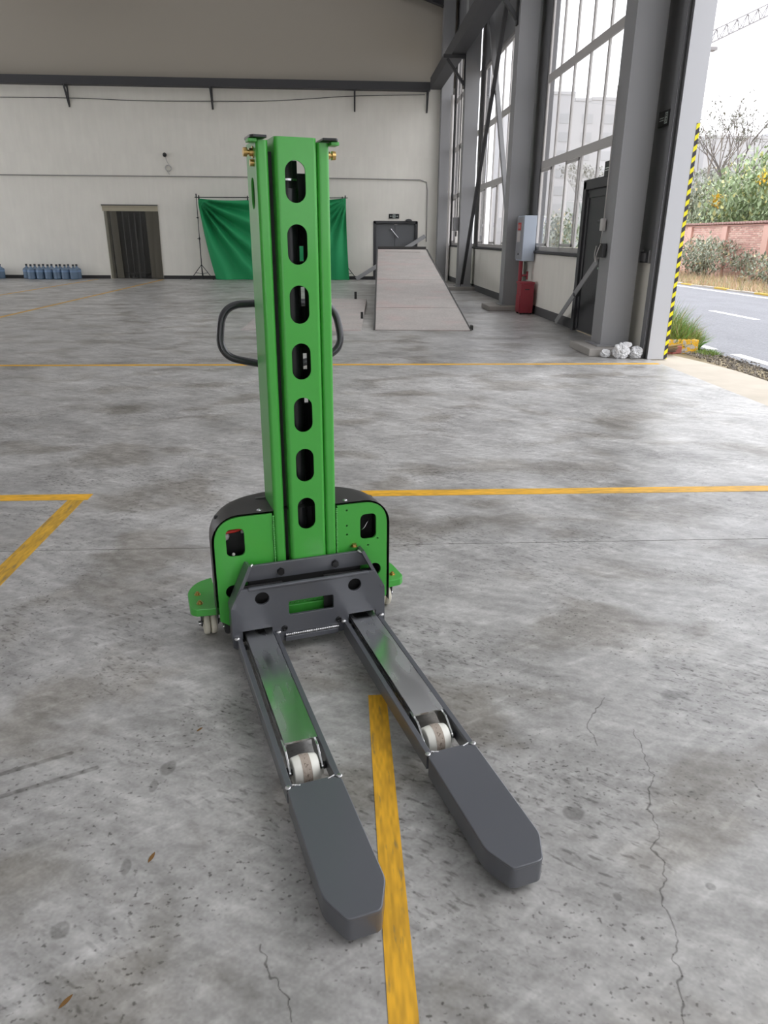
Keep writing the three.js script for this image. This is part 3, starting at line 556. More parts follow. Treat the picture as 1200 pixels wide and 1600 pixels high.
// switch boxes, conduits, leaning brace near the gate
{
  const s = thing('switch_box', 'grey electrical switch box on the face of the second column', 'box', [3.405, 1.62, -22.25]);
  part('box_body', rb(-0.14, 0, 0, 0.36, -0.15, 0.13, 0.008), M.steel, s);
  part('conduit', [cyl(0.014, 4.2, 8).translate(-0.04, 2.45, 0.02), cyl(0.02, 0.14, 8).translate(-0.05, -0.08, 0)], M.steelDark, s);
  const q = thing('socket_box', 'small white socket box with a plug and thin conduit on the near column', 'box', [3.408, 1.52, -9.82]);
  part('socket', rb(-0.05, 0, 0, 0.15, -0.05, 0.05, 0.008), M.frame, q);
  part('plug', rod(V(-0.03, 0.11, -0.05), V(-0.03, 0.115, -0.17), 0.02, 8), M.steelDark, q);
  part('conduit', cyl(0.008, 1.5, 8).translate(-0.012, 0.9, -0.02), M.frame, q);
  part('cord', tube([V(-0.03, 0, 0.02), V(-0.03, -0.1, 0), V(-0.02, -0.22, -0.04), V(-0.02, -0.34, -0.06)], 0.006, { seg: 5 }), M.frame, q);
  const k = thing('control_box', 'small black control box with looped cable on the near column', 'box', [3.408, 1.2, -9.74]);
  part('box_body', rb(-0.06, 0, 0, 0.17, -0.09, 0.08, 0.006), M.black, k);
  part('cable', tube([V(-0.065, 0.16, 0.02), V(-0.085, 0.08, 0), V(-0.085, 0.0, -0.05), V(-0.07, -0.07, -0.08), V(-0.085, 0.02, -0.11), V(-0.075, 0.14, -0.1)], 0.006, { seg: 5 }), M.frame, k);
  const z = thing('brace_strut', 'grey steel strut slanting from the floor by the door to the near column', 'brace');
  part('strut', angleBar(V(3.8, 0.06, -12.85), V(3.44, 1.16, -9.95), 0.08, 0.012, V(1, 0.2, 0)), M.steel, z);
  part('clip', rb(3.56, 3.64, 0.6, 0.7, -11.36, -11.28, 0.005), M.steelDark, z);
  const j = thing('junction_box', 'small dark junction box on the low wall beside the gate rail', 'box', [XR + 0.02, 1.145, -9.56]);
  part('box_body', rb(-0.06, 0, 0, 0.13, -0.1, 0.1, 0.006), M.steelDark, j);
  part('cover', rb(-0.066, -0.058, 0.015, 0.115, -0.08, 0.08, 0.003), M.greyPanel, j);
  for (const k of [-0.15, 0.15]) part('bracket', bx(-0.05, 0, -0.005, 0.15, k - 0.01, k + 0.01), M.steel, j);
}
// hazard tape on the jamb
{
  const t = canvasTex(64, 2048, (g, W, H) => { g.fillStyle = '#e8dc00'; g.fillRect(0, 0, W, H); g.fillStyle = '#26242a'; const n = 23, p = H / n; for (let k = -1; k <= n; k++) { const y = k * p; g.beginPath(); g.moveTo(0, y + p * 0.62); g.lineTo(W, y + p * 0.30); g.lineTo(W, y + p * 0.82); g.lineTo(0, y + p * 1.14); g.fill(); } });
  const h = thing('hazard_tape', 'yellow and black striped hazard tape up the edge of the gate jamb', 'tape', [XR + 0.195, 0, GZ0]);
  part('front_strip', new THREE.BoxGeometry(0.042, 2.66, 0.002).translate(0, 1.335, 0.0015), new THREE.MeshStandardMaterial({ map: t, roughness: 0.5 }), h);
}
// crumpled plastic bags
{
  const plastic = new THREE.MeshPhysicalMaterial({ color: lin(0.8, 0.8, 0.8), roughness: 0.25, transmission: 0.25, thickness: 0, side: THREE.DoubleSide });
  const bag = (r, sx, sy, sz, off) => { const g = mergeVertices(new THREE.IcosahedronGeometry(r, 14).deleteAttribute('uv').deleteAttribute('normal')), p = g.attributes.position; for (let i = 0; i < p.count; i++) { const v = V().fromBufferAttribute(p, i), n = v.clone().normalize(); const k = 0.86 + 0.7 * (fbm(n.x * 2 + off, n.y * 2 + n.z * 1.6, 3) - 0.5) + 0.5 * Math.abs(fbm(n.x * 5 + off, n.y * 5 - n.z * 4, 3) - 0.5) + 0.3 * Math.abs(fbm(n.x * 11 - off, n.y * 9 + n.z * 10, 2) - 0.5); p.setXYZ(i, v.x * k * sx, Math.max(-r * sy * 0.8, v.y * k * sy), v.z * k * sz); } return toCreasedNormals(g, 0.35); };
  const b1 = thing('plastic_bag', 'larger crumpled clear plastic bag at the foot of the near column', 'bag', [3.55, 0.087, -9.12]); part('bag_body', bag(0.1, 1.05, 1.08, 0.9, 3), plastic, b1);
  part('bag_neck', bag(0.05, 1.4, 0.8, 0.9, 5).translate(0.07, 0.08, -0.02), plastic, b1);
  const b2 = thing('plastic_bag', 'smaller crumpled clear plastic bag beside the gate rail', 'bag', [3.75, 0.07, -9.13]); part('bag_body', bag(0.085, 0.95, 1.0, 0.9, 9), plastic, b2);
  const b3 = thing('plastic_bag', 'small flat crumpled plastic bag against the concrete footing', 'bag', [3.38, 0.05, -9.2]); part('bag_body', bag(0.06, 1.1, 0.95, 0.8, 13), plastic, b3);
}
// ------------------------------------------------------------------ painted floor lines
{
  const paint = (w, h, wear, tone) => tex(w, h, (u, v, c) => { const a = fbm(u * 40 * w / 512, v * 6, 3), b = fbm(u * 9 * w / 512 + 5, v * 3 + 2, 3), k = sst(0.62 - wear * 0.2, 0.8 - wear * 0.2, a * 0.5 + b * 0.5), e = vn(u * 120, v * 9); const t = 1 - 0.16 * (e - 0.5) - 0.25 * (b - 0.5); c[0] = (tone[0] * t) * (1 - k) + 146 * k; c[1] = (tone[1] * t) * (1 - k) + 120 * k; c[2] = (tone[2] * t) * (1 - k) + 72 * k; });
  const yA = [222, 168, 36], yB = [196, 152, 40];
  const line = (x0, x1, z0, z1, m, label, y = 0.0015) => { const g = bx(x0, x1, -0.002, y, z0, z1), p = g.attributes.position, u = g.attributes.uv, long = x1 - x0 > z1 - z0; for (let i = 0; i < p.count; i++) { const a = (p.getX(i) - x0) / (x1 - x0), b = (p.getZ(i) - z0) / (z1 - z0); u.setXY(i, long ? a : b, long ? b : a); } return single('floor_line', g, m, label, 'floor marking'); };
  const mk = (w, wear, t) => mat(0xffffff, 0.55, 0, { map: paint(w, 64, wear, t) });
  line(-12, 3.88, -8.74, -8.65, mk(1024, 0.1, yA), 'long thin yellow floor line crossing the hall to the gate jamb');
  line(0.1, 3.9, -4.09, -3.99, mk(512, 0.15, yA), 'yellow floor line running right from behind the stacker');
  line(-5, -1.47, -4.09, -3.99, mk(512, 0.1, yA), 'short yellow floor line at the left edge, ending in a corner');
  line(-1.58, -1.49, -3.99, 1, mk(1024, 0.5, yB), 'worn yellow floor line slanting down the left edge from the corner');
  line(0.072, 0.132, -2.02, 1.5, mk(1024, 0.3, [212, 160, 36]), 'worn yellow floor line running between the two forks');
  const far = (a, b, w, m, label) => { const d = Math.atan2(b[0] - a[0], b[1] - a[1]), L = Math.hypot(b[0] - a[0], b[1] - a[1]), o = single('floor_line', new THREE.BoxGeometry(w, 0.0035, L), m, label, 'floor marking'); o.position.set((a[0] + b[0]) / 2, 0, (a[1] + b[1]) / 2); o.rotation.y = d; };
  const mf = mk(256, 0.3, [205, 160, 70]);
  far([-6.3, -13.2], [-6.2, -26.9], 0.1, mf, 'yellow floor line running back to the strip curtain doorway');
  far([-8.65, -17.5], [-8.45, -26.9], 0.1, mf, 'yellow floor line running back to the wall beside the water bottles');
}
// dry leaves on the floor
for (const [x, z, a, l] of [[-0.481, -1.377, 0.6, 'small brown dry leaf on the floor left of the left fork'], [-0.564, -1.025, 0.3, 'small brown dry leaf near the bottom left corner'], [-0.453, -1.867, 0.2, 'tiny brown dry leaf beside the left fork rail']]) {
  const s = new THREE.Shape(); s.moveTo(-0.02, 0); s.quadraticCurveTo(0, 0.011, 0.02, 0); s.quadraticCurveTo(0, -0.011, -0.02, 0);
  const k = l.startsWith('tiny') ? 0.6 : 0.85, g = new THREE.ExtrudeGeometry(s, { depth: 0.001, bevelEnabled: false, curveSegments: 8 }).scale(k, k, 1).rotateX(-Math.PI / 2);
  const o = single('dry_leaf', g, mat(lin(0.17, 0.085, 0.02), 0.8), l, 'leaf'); o.position.set(x, 0.0008, z); o.rotation.y = a + 0.7;
}
// ------------------------------------------------------------------ the pallet stacker
{
  const S = thing('pallet_stacker', 'bright green self-lifting pallet stacker with a slotted mast and two dark grey forks', 'stacker', [-0.125, 0, -2.337], rad(16.6));
  const mx = 0.011, G = M.green;
  // U-shaped folded channel, front face at zf, returns back by dep
  const channel = (x0, x1, y0, y1, zf, dep, r, t, holes, sideHoles) => {
    const gs = [plate(poly([[x0 + r, y0], [x1 - r, y0], [x1 - r, y1], [x0 + r, y1]]), holes, zf - t, zf, 0)];
    for (const [x, a] of [[x0 + r, -Math.PI / 2], [x1 - r, 0]]) gs.push(new THREE.CylinderGeometry(r, r, y1 - y0, 6, 1, true, a, Math.PI / 2).translate(x, (y0 + y1) / 2, zf - r));
    for (const [x, h] of [[x0, sideHoles], [x1 - t, null]]) { const g = plate(poly([[-dep, y0], [-r, y0], [-r, y1], [-dep, y1]]), h ?? [], 0, t, 0).rotateY(-Math.PI / 2).translate(x + t, 0, zf); gs.push(g); }
    for (const [a, b] of [[x0 + t, x0 + r], [x1 - r, x1 - t]]) gs.push(bx(a, b, y1 - t, y1 - 0.001, zf - r, zf - t * 0.6));
    return gs;
  };
  const stad = (cx, cy, w, h) => { const s = new THREE.Path(), r = w / 2; s.absarc(cx, cy + h / 2 - r, r, 0, Math.PI); s.absarc(cx, cy - h / 2 + r, r, Math.PI, 2 * Math.PI); s.closePath(); return s; };
  const path = (shape) => new THREE.Path(shape.getPoints(10));
  const slotY = [1.576, 1.398, 1.218, 1.038, 0.860, 0.683, 0.505];
  const inner = part('inner_mast', channel(mx - 0.060, mx + 0.069, 0.31, 1.697, -0.06, 0.13, 0.014, 0.006, slotY.map((y) => stad(mx + 0.0, y, 0.063, 0.118))), G, S);
  inner.userData.label = 'front mast channel with seven long rounded slots';
  const left = part('outer_mast_channel', channel(mx - 0.114, mx - 0.076, 0.31, 1.687, -0.072, 0.15, 0.013, 0.006, [], [stad(-0.075, 1.545, 0.05, 0.09)]), G, S);
  part('outer_mast_channel', channel(mx + 0.073, mx + 0.112, 0.31, 1.687, -0.072, 0.15, 0.013, 0.006, []), G, S);
  part('back_flange', [bx(mx - 0.114, mx - 0.072, 0.1, 1.685, -0.228, -0.222), bx(mx + 0.072, mx + 0.112, 0.1, 1.685, -0.228, -0.222)], G, S);
  part('slot_dark_backing', [rb(mx - 0.066, mx + 0.043, 0.1, 1.648, -0.222, -0.212, 0.003), ...[[0.1, 0.865], [0.915, 0.985], [1.04, 1.2], [1.262, 1.345], [1.392, 1.612]].map(([a, b]) => rb(mx + 0.03, mx + 0.075, a, b, -0.236, -0.222, 0.003))], M.blackGloss, S);  // black plates and blocks added so the mast slots look dark
  const cylr = part('lift_cylinder', [cyl(0.03, 1.24, 20).translate(mx - 0.012, 0.9, -0.135), cyl(0.036, 0.05, 20).translate(mx - 0.012, 1.535, -0.135)], M.blackGloss, S);
  part('piston_rod', cyl(0.02, 0.09, 18).translate(mx - 0.012, 1.6, -0.135), M.black, cylr);
  part('seal_ring', cyl(0.033, 0.006, 20).translate(mx - 0.012, 1.585, -0.135), M.chrome, cylr);
  part('gap_shade_filler', [bx(mx - 0.077, mx - 0.058, 0.31, 1.66, -0.16, -0.11), bx(mx + 0.067, mx + 0.074, 0.31, 1.66, -0.16, -0.11)], M.black, S);  // black strips filling the mast gaps to paint their shade
  part('lift_chain', [bx(mx - 0.055, mx - 0.05, 0.3, 1.62, -0.16, -0.1), bx(mx + 0.045, mx + 0.058, 0.3, 1.5, -0.17, -0.12)], M.black, S);
  // top brackets with brass adjusting bolts
  for (const s of [-1, 1]) {
    const b = part('top_bracket', [plate(poly([[mx + s * 0.084, 0.045], [mx + s * 0.126, 0.04], [mx + s * 0.134, 0.055], [mx + s * 0.134, 0.14], [mx + s * 0.09, 0.15]], 0.004), [], 0, 0.007, 0.001).rotateX(-Math.PI / 2).translate(0, 1.69, 0)], M.blackGloss, S);
    part('bracket_tab', rb(Math.min(mx + s * 0.112, mx + s * 0.138), Math.max(mx + s * 0.112, mx + s * 0.138), 1.679, 1.689, -0.1, -0.055, 0.002), G, b);
    const bolt = part('adjusting_bolt', [hexBolt(0.0145, 0.011, false).rotateZ(-s * Math.PI / 2).translate(mx + s * 0.132, 1.657, -0.12), cyl(0.007, 0.03, 10).rotateZ(Math.PI / 2).translate(mx + s * 0.126, 1.657, -0.12), hexBolt(0.0125, 0.009, true).rotateZ(-s * Math.PI / 2).translate(mx + s * 0.114, 1.657, -0.12)], M.brass, S);
    bolt.userData.label = 'brass adjusting bolt';
  }
  part('side_bolt', hexBolt(0.011, 0.012, false).rotateZ(Math.PI / 2).translate(mx - 0.113, 1.628, -0.115), M.brass, S);
  // green front plate of the chassis
  const pl = poly([[-0.316, 0.12, 0.004], [-0.26, 0.08, 0.01], [0.266, 0.08, 0.01], [0.322, 0.12, 0.004], [0.322, 0.513, 0.1], [mx + 0.118, 0.513, 0.001], [mx + 0.118, 0.305, 0.001], [mx - 0.12, 0.305, 0.001], [mx - 0.12, 0.513, 0.001], [-0.316, 0.513, 0.1]]);
  const small = [[0.165, 0.49], [0.165, 0.43], [0.165, 0.395], [0.285, 0.365], [0.247, 0.342]].map((p) => path(disc(p[0], p[1], 0.0035)));
  const chassis = part('chassis_plate', plate(pl, [path(rrect(-0.2425, 0.418, 0.064, 0.104, 0.022)), path(rrect(0.248, 0.417, 0.062, 0.1, 0.022)), path(disc(-0.262, 0.231, 0.026)), path(disc(0.272, 0.238, 0.026)), ...small], -0.09, -0.08, 0.001), G, S);
  const bead = (a, b, r) => { const L = a.distanceTo(b), n = Math.max(6, Math.round(L / 0.007)), gs = []; for (let k = 0; k < n; k++) { const p = a.clone().lerp(b, (k + 0.5) / n); gs.push(new THREE.SphereGeometry(r * rr(0.85, 1.15), 6, 5).translate(p.x, p.y, p.z)); } return merged(gs); };
  part('weld_bead', [bead(V(mx - 0.117, 0.31, -0.078), V(mx - 0.117, 0.505, -0.078), 0.004), bead(V(mx + 0.115, 0.31, -0.078), V(mx + 0.115, 0.505, -0.078), 0.004), bead(V(mx - 0.05, 0.309, -0.06), V(mx + 0.06, 0.309, -0.06), 0.0045), bead(V(mx - 0.09, 0.152, -0.078), V(mx + 0.055, 0.152, -0.078), 0.0035)], M.greenWeld, chassis);
  part('base_block', [rb(mx - 0.114, mx + 0.112, 0.2, 0.312, -0.22, -0.062, 0.004), rb(-0.16, 0.18, 0.085, 0.15, -0.22, -0.065, 0.004)], G, S);
  // rounded black cover behind
  {
    const top = 0.52, cx = 0.003, n = 12, m = 14, pos = [], idx = [], ring = [];
    const outline = (w, h, r) => { const o = []; const k = Math.min(r, w * 0.9); o.push([-w, 0.1]); for (let i = 0; i <= 7; i++) { const a = Math.PI - i / 7 * Math.PI / 2; o.push([-w + k + k * Math.cos(a), h - k + k * Math.sin(a)]); } for (let i = 0; i <= 7; i++) { const a = Math.PI / 2 - i / 7 * Math.PI / 2; o.push([w - k + k * Math.cos(a), h - k + k * Math.sin(a)]); } o.push([w, 0.1]); return o; };
    const rows = [];
    for (let j = 0; j <= m; j++) { const t = j / m, a = t * Math.PI / 2, q = Math.sin(a), w = 0.3235 * Math.pow(Math.max(0, 1 - Math.pow(q, 4.2)), 0.4545) + 0.004, z = -0.077 - 0.24 * q; rows.push(outline(w, top + 0.003 - 0.004 * t, 0.098).map(([x, y]) => [x + cx, y, z])); }
    const N = rows[0].length; for (const r of rows) for (const p of r) pos.push(...p);
    for (let j = 0; j < m; j++) for (let i = 0; i + 1 < N; i++) { const a = j * N + i, b = a + 1, c = a + N, d = c + 1; idx.push(a, b, c, b, d, c); }
    const g = new THREE.BufferGeometry(); g.setAttribute('position', new THREE.Float32BufferAttribute(pos, 3)); g.setIndex(idx); g.computeVertexNormals();
    const c = part('rear_cover', toCreasedNormals(g, 0.6), M.cover, S);
    for (const x of [-0.15, 0.165]) part('cover_screw', [new THREE.SphereGeometry(0.008, 10, 6, 0, 6.3, 0, 1.6).scale(1, 0.7, 1).translate(x, top + 0.003, -0.1), cyl(0.01, 0.002, 12).translate(x, top + 0.003, -0.1)], M.chrome, c);
    part('emblem', rb(-0.14, -0.1, 0.523, 0.525, -0.235, -0.22, 0.0008), mat(lin(0.08, 0.08, 0.08), 0.3), c);
  }
  // what shows through the chassis openings
  part('unit_void_fill', [rb(-0.2, 0.3, 0.11, 0.5, -0.2, -0.17, 0.01), rb(-0.3, -0.17, 0.33, 0.5, -0.165, -0.15, 0.004), rb(-0.3, 0.3, 0.05, 0.1, -0.3, -0.1, 0.01)], M.black, S);  // hydraulic unit slabs, also black filling for the dark void under the chassis
  part('red_hose', tube([V(-0.29, 0.445, -0.12), V(-0.255, 0.45, -0.115), V(-0.235, 0.45, -0.118), V(-0.19, 0.458, -0.13)], 0.007), M.redBright, S).userData.label = 'red hose behind the left opening';
  part('white_fitting', [new THREE.SphereGeometry(0.016, 12, 8).translate(-0.272, 0.43, -0.125), rb(-0.215, -0.2, 0.435, 0.447, -0.13, -0.12, 0.002), new THREE.SphereGeometry(0.006, 8, 6).translate(-0.25, 0.37, -0.095)], M.frame, S);
  part('wire', tube([V(0.225, 0.39, -0.12), V(0.24, 0.4, -0.11), V(0.255, 0.42, -0.115), V(0.275, 0.43, -0.13)], 0.0025, { seg: 5 }), M.chrome, S);
  // outriggers with twin-wheel casters
  for (const s of [-1, 1]) {
    const sh = poly([[0.31, 0.118, 0.004], [0.395, 0.13, 0.002], [0.416, 0.15, 0.02], [0.413, 0.29, 0.05], [0.37, 0.36, 0.05], [0.31, 0.385, 0.004]].map((p) => [s * p[0] + 0.003, p[1], p[2]]));
    const o = part('outrigger', plate(sh, [], 0, 0.03, 0.003).rotateX(-Math.PI / 2).translate(0, 0.126, 0), G, S);
    for (const z of [-0.175, -0.25]) { const b = part('bolt', [hexBolt(0.009, 0.0065).translate(s * 0.378 + 0.003, 0.156, z), cyl(0.005, 0.005, 8).translate(s * 0.378 + 0.003, 0.1655, z)], M.brass, o); b.userData.label = 'brass bolt'; }
    const wc = s > 0 ? 0.36 : -0.341;
    const cst = part('caster_bracket', [rb(wc - 0.05, wc + 0.05, 0.112, 0.125, -0.29, -0.17, 0.003), plate(poly([[0.19, 0.115], [0.265, 0.115], [0.245, 0.036, 0.01], [0.212, 0.036, 0.01]], 0.003), [], 0, 0.004, 0.0005).rotateY(Math.PI / 2).translate(wc - 0.032, 0, 0), plate(poly([[0.19, 0.115], [0.265, 0.115], [0.245, 0.036, 0.01], [0.212, 0.036, 0.01]], 0.003), [], 0, 0.004, 0.0005).rotateY(Math.PI / 2).translate(wc + 0.028, 0, 0)], M.blackGloss, S);
    const prof = [[0.012, -0.0115], [0.04, -0.0115], [0.0455, -0.0075], [0.0465, 0], [0.0455, 0.0075], [0.04, 0.0115], [0.012, 0.0115]].map((p) => new THREE.Vector2(...p));
    for (const k of [-1, 1]) part('wheel', new THREE.LatheGeometry(prof, 26).rotateZ(Math.PI / 2).translate(wc + k * 0.0128, 0.0465, -0.228), M.nylon, cst);
    part('axle', [cyl(0.006, 0.07, 10).rotateZ(Math.PI / 2).translate(wc, 0.0465, -0.228), hexBolt(0.009, 0.008).rotateZ(-Math.PI / 2).translate(wc + 0.032, 0.0465, -0.228), hexBolt(0.009, 0.008).rotateZ(Math.PI / 2).translate(wc - 0.032, 0.0465, -0.228)], M.chrome, cst);
    part('screw', new THREE.SphereGeometry(0.006, 8, 6).translate(s * 0.305, 0.1, -0.078), M.chrome, cst);
  }
  // fork carriage
  {
    const fk = M.fork, e = 0.286;
    const sh = poly([[-e, 0.05, 0.004], [-0.262, 0.03, 0.002], [-0.1, 0.046, 0.002], [0.1, 0.046, 0.002], [0.262, 0.03, 0.002], [e, 0.05, 0.004], [e, 0.203, 0.008], [0.2465, 0.272, 0.004], [-0.2465, 0.272, 0.004], [-e, 0.203, 0.008]]);
    const holes = [path(disc(-0.174, 0.228, 0.025)), path(disc(0.168, 0.227, 0.025)), path(rrect(0.003, 0.173, 0.166, 0.055, 0.008))];
    for (const s of [-1, 1]) holes.push(path(rrect(s * 0.197, 0.078, 0.106, 0.062, 0.004)));
    const C = part('carriage_plate', plate(sh, holes, -0.012, 0, 0.0015), fk, S);
    part('folded_lip', rb(-0.222, 0.222, 0.264, 0.276, -0.011, 0.005, 0.005, 3), fk, C);
    part('upper_bar', plate(poly([[-0.241, 0.279], [0.241, 0.279], [0.211, 0.338], [-0.211, 0.338]], 0.002), [], -0.058, -0.046, 0.0025), fk, C);
    part('bottom_lip', rb(-0.1, 0.1, 0.046, 0.066, -0.012, 0.012, 0.003), fk, C);
    for (const s of [-1, 1]) {
      const gsh = poly([[0, 0.0], [0.012, 0.0], [0.058, 0.1], [0.058, 0.165], [0.046, 0.165], [0.0, 0.02]], 0.003);
      // side gusset follows the chamfered edge, leaning back to the upper bar
      const a = V(s * (e - 0.006), 0.2, -0.03), b = V(s * 0.208, 0.345, -0.05);
      part('gusset', [bar(a, b, 0.066, 0.012, V(s * 0.8, 0.5, 0)), rb(s * e - (s > 0 ? 0.012 : 0), s * e + (s > 0 ? 0 : 0.012), 0.06, 0.205, -0.064, -0.004, 0.003)], fk, C);
      part('weld_bead', [bead(V(s * 0.206, 0.338, -0.035), V(s * 0.196, 0.341, -0.045), 0.006)], M.weld, C);
      const bb = part('black_bolt', [hexBolt(0.0142, 0.012, false).rotateX(Math.PI / 2).translate(s * 0.101 + 0.006, 0.303, -0.046)], M.boltBlack, C); bb.userData.label = 'black hexagon bolt';
      part('socket_screw', [new THREE.TorusGeometry(0.008, 0.0035, 8, 18).translate(s * 0.102 + 0.003, 0.096, 0.001), cyl(0.0075, 0.003, 14).rotateX(Math.PI / 2).translate(s * 0.102 + 0.003, 0.096, 0.0)], M.boltBlack, C);
      part('brass_nut', hexBolt(0.0095, 0.009).translate(s * 0.19 + (s > 0 ? 0.0 : -0.02), s > 0 ? 0.348 : 0.318, -0.072), M.brass, C);
    }
    part('shade_backing', [rb(-0.255, -0.09, 0.04, 0.262, -0.055, -0.045, 0.003), rb(0.062, 0.255, 0.04, 0.262, -0.055, -0.045, 0.003), rb(-0.21, 0.21, 0.235, 0.3, -0.07, -0.061, 0.003)], M.black, C);  // black sheets put where holes, notches and the bar gap show only shade
    part('weld_seam', [bead(V(-0.098, 0.071, 0.006), V(0.103, 0.071, 0.006), 0.0058), ...[-0.271, -0.122, 0.122, 0.271].map((x) => new THREE.SphereGeometry(0.0085, 10, 8).scale(1.2, 0.8, 1).translate(x, 0.087, 0.006))], M.weld, C).userData.label = 'bright weld seam';
    // forks
    for (const s of [-1, 1]) {
      const c = s * 0.197, h = 0.0735;
      const tipShape = (e) => poly([[c - h + e, -0.8, 0.004], [c - h + 0.025, -0.784, 0.01], [c + h - 0.025, -0.784, 0.01], [c + h - e, -0.8, 0.004], [c + h - e, -1.14, 0.016], [c + h - 0.035, -1.213 + e, 0.014], [c - h + 0.035, -1.213 + e, 0.014], [c - h + e, -1.14, 0.016]]);
      const F = part('fork_tip', plate(tipShape(0), [], 0, 0.008, 0.003).rotateX(-Math.PI / 2).translate(0, 0.078, 0), fk, S);
      part('tip_body', plate(tipShape(0.0012), [], 0, 0.0595, 0.003).rotateX(-Math.PI / 2).translate(0, 0.02, 0), fk, F);
      for (const k of [-1, 1]) {
        const xo = c + k * h, xi = c + k * (h - 0.016);
        part('fork_rail', rb(Math.min(xo, xi), Math.max(xo, xi), 0.079, 0.086, 0, 0.79, 0.002, 2), fk, F);
        const sr = poly([[0.0, 0.03], [0.79, 0.034], [0.79, 0.079], [0.0, 0.079]], 0.003);
        part('rail_web', plate(sr, [], 0, 0.0146, 0.002).rotateY(-Math.PI / 2).translate(Math.max(xo, xi) - 0.0008, 0, 0), fk, F);
        part('weld_bead', [new THREE.SphereGeometry(0.007, 8, 6).scale(1.2, 0.5, 1.2).translate((xo + xi) / 2 + (k === 1 ? 0.004 : -0.004), 0.086, 0.79), bead(V(xi, 0.0845, 0.782), V(xi - k * 0.02, 0.0845, 0.79), 0.003)], M.weld, F);
      }
      part('end_plate', rb(c - h + 0.015, c + h - 0.015, 0.022, 0.08, 0.783, 0.792, 0.002), fk, F);
      // zinc link with its load wheel
      const lc = c + (s < 0 ? 0.005 : 0.002), la = V(lc, 0.092, -0.04), lb = V(lc, 0.094, 0.628), w = 0.0475;
      const K = part('load_link', [bar(la, lb, w * 2, 0.006), bar(la.clone().add(V(-w + 0.0025, -0.022, 0)), lb.clone().add(V(-w + 0.0025, -0.022, 0)), 0.005, 0.044), bar(la.clone().add(V(w - 0.0025, -0.022, 0)), lb.clone().add(V(w - 0.0025, -0.022, 0)), 0.005, 0.044)], s < 0 ? zincL : zincR, S);
      K.userData.label = 'zinc-plated lifting link';
      for (const k of [-1, 1]) part('wheel_arm', plate(poly([[0.6, 0.05], [0.6, 0.091], [0.655, 0.091], [0.712, 0.058, 0.012], [0.708, 0.026, 0.012], [0.672, 0.024, 0.01]], 0.003), [], 0, 0.006, 0.001).rotateY(-Math.PI / 2).translate(c + k * 0.0455 + 0.003, 0, 0), M.zinc, K);
      part('axle_bolt', [cyl(0.008, 0.115, 12).rotateZ(Math.PI / 2).translate(c, 0.042, 0.686), hexBolt(0.011, 0.008).rotateZ(Math.PI / 2).translate(c - 0.049, 0.042, 0.686), hexBolt(0.011, 0.008).rotateZ(-Math.PI / 2).translate(c + 0.049, 0.042, 0.686)], M.steelDark, K);
      const pr = [[0.01, -0.036], [0.024, -0.036], [0.026, -0.034], [0.035, -0.0365], [0.0385, -0.033], [0.0415, -0.014], [0.042, 0], [0.0415, 0.014], [0.0385, 0.033], [0.035, 0.0365], [0.026, 0.034], [0.024, 0.036], [0.01, 0.036]].map((p) => new THREE.Vector2(...p));
      const wh = part('load_wheel', new THREE.LatheGeometry(pr, 36).rotateZ(Math.PI / 2).translate(c, 0.0425, 0.686), M.nylonWhite, K); wh.userData.label = 'white nylon load wheel with a scuffed band';
      part('worn_band', new THREE.CylinderGeometry(0.0424, 0.0424, 0.026, 36, 1, true).rotateZ(Math.PI / 2).translate(c, 0.0425, 0.686), M.wornBand, wh);
    }
  }
  // steering loop handle behind the mast
  const y0 = 0.985, zc = -0.385, hd = [[-0.165, 1.196], [0.165, 1.196], [0.218, 1.085], [0.212, 1.035], [0.15, 0.995], [0.03, y0], [-0.03, y0], [-0.15, 0.995], [-0.212, 1.035], [-0.218, 1.085]].map(([x, y]) => V(x + 0.016, y, zc));
  const hpath = [[-0.205, 1.196], [0.205, 1.196], [0.232, 1.02], [0.0, 0.968], [-0.232, 1.02]].map(([x, y]) => V(x + 0.018, y, zc - (y - 1.08) * 0.15));
  const H = part('handle_loop', tube(hpath, 0.0135, { closed: true, fil: 0.075, n: 160, seg: 14 }), M.handle, S);
  part('handle_stem', [rod(V(mx, 0.55, -0.26), V(mx, 0.97, -0.37), 0.02, 12), rb(mx - 0.06, mx + 0.06, 0.5, 0.6, -0.29, -0.222, 0.006)], M.blackGloss, H);
}
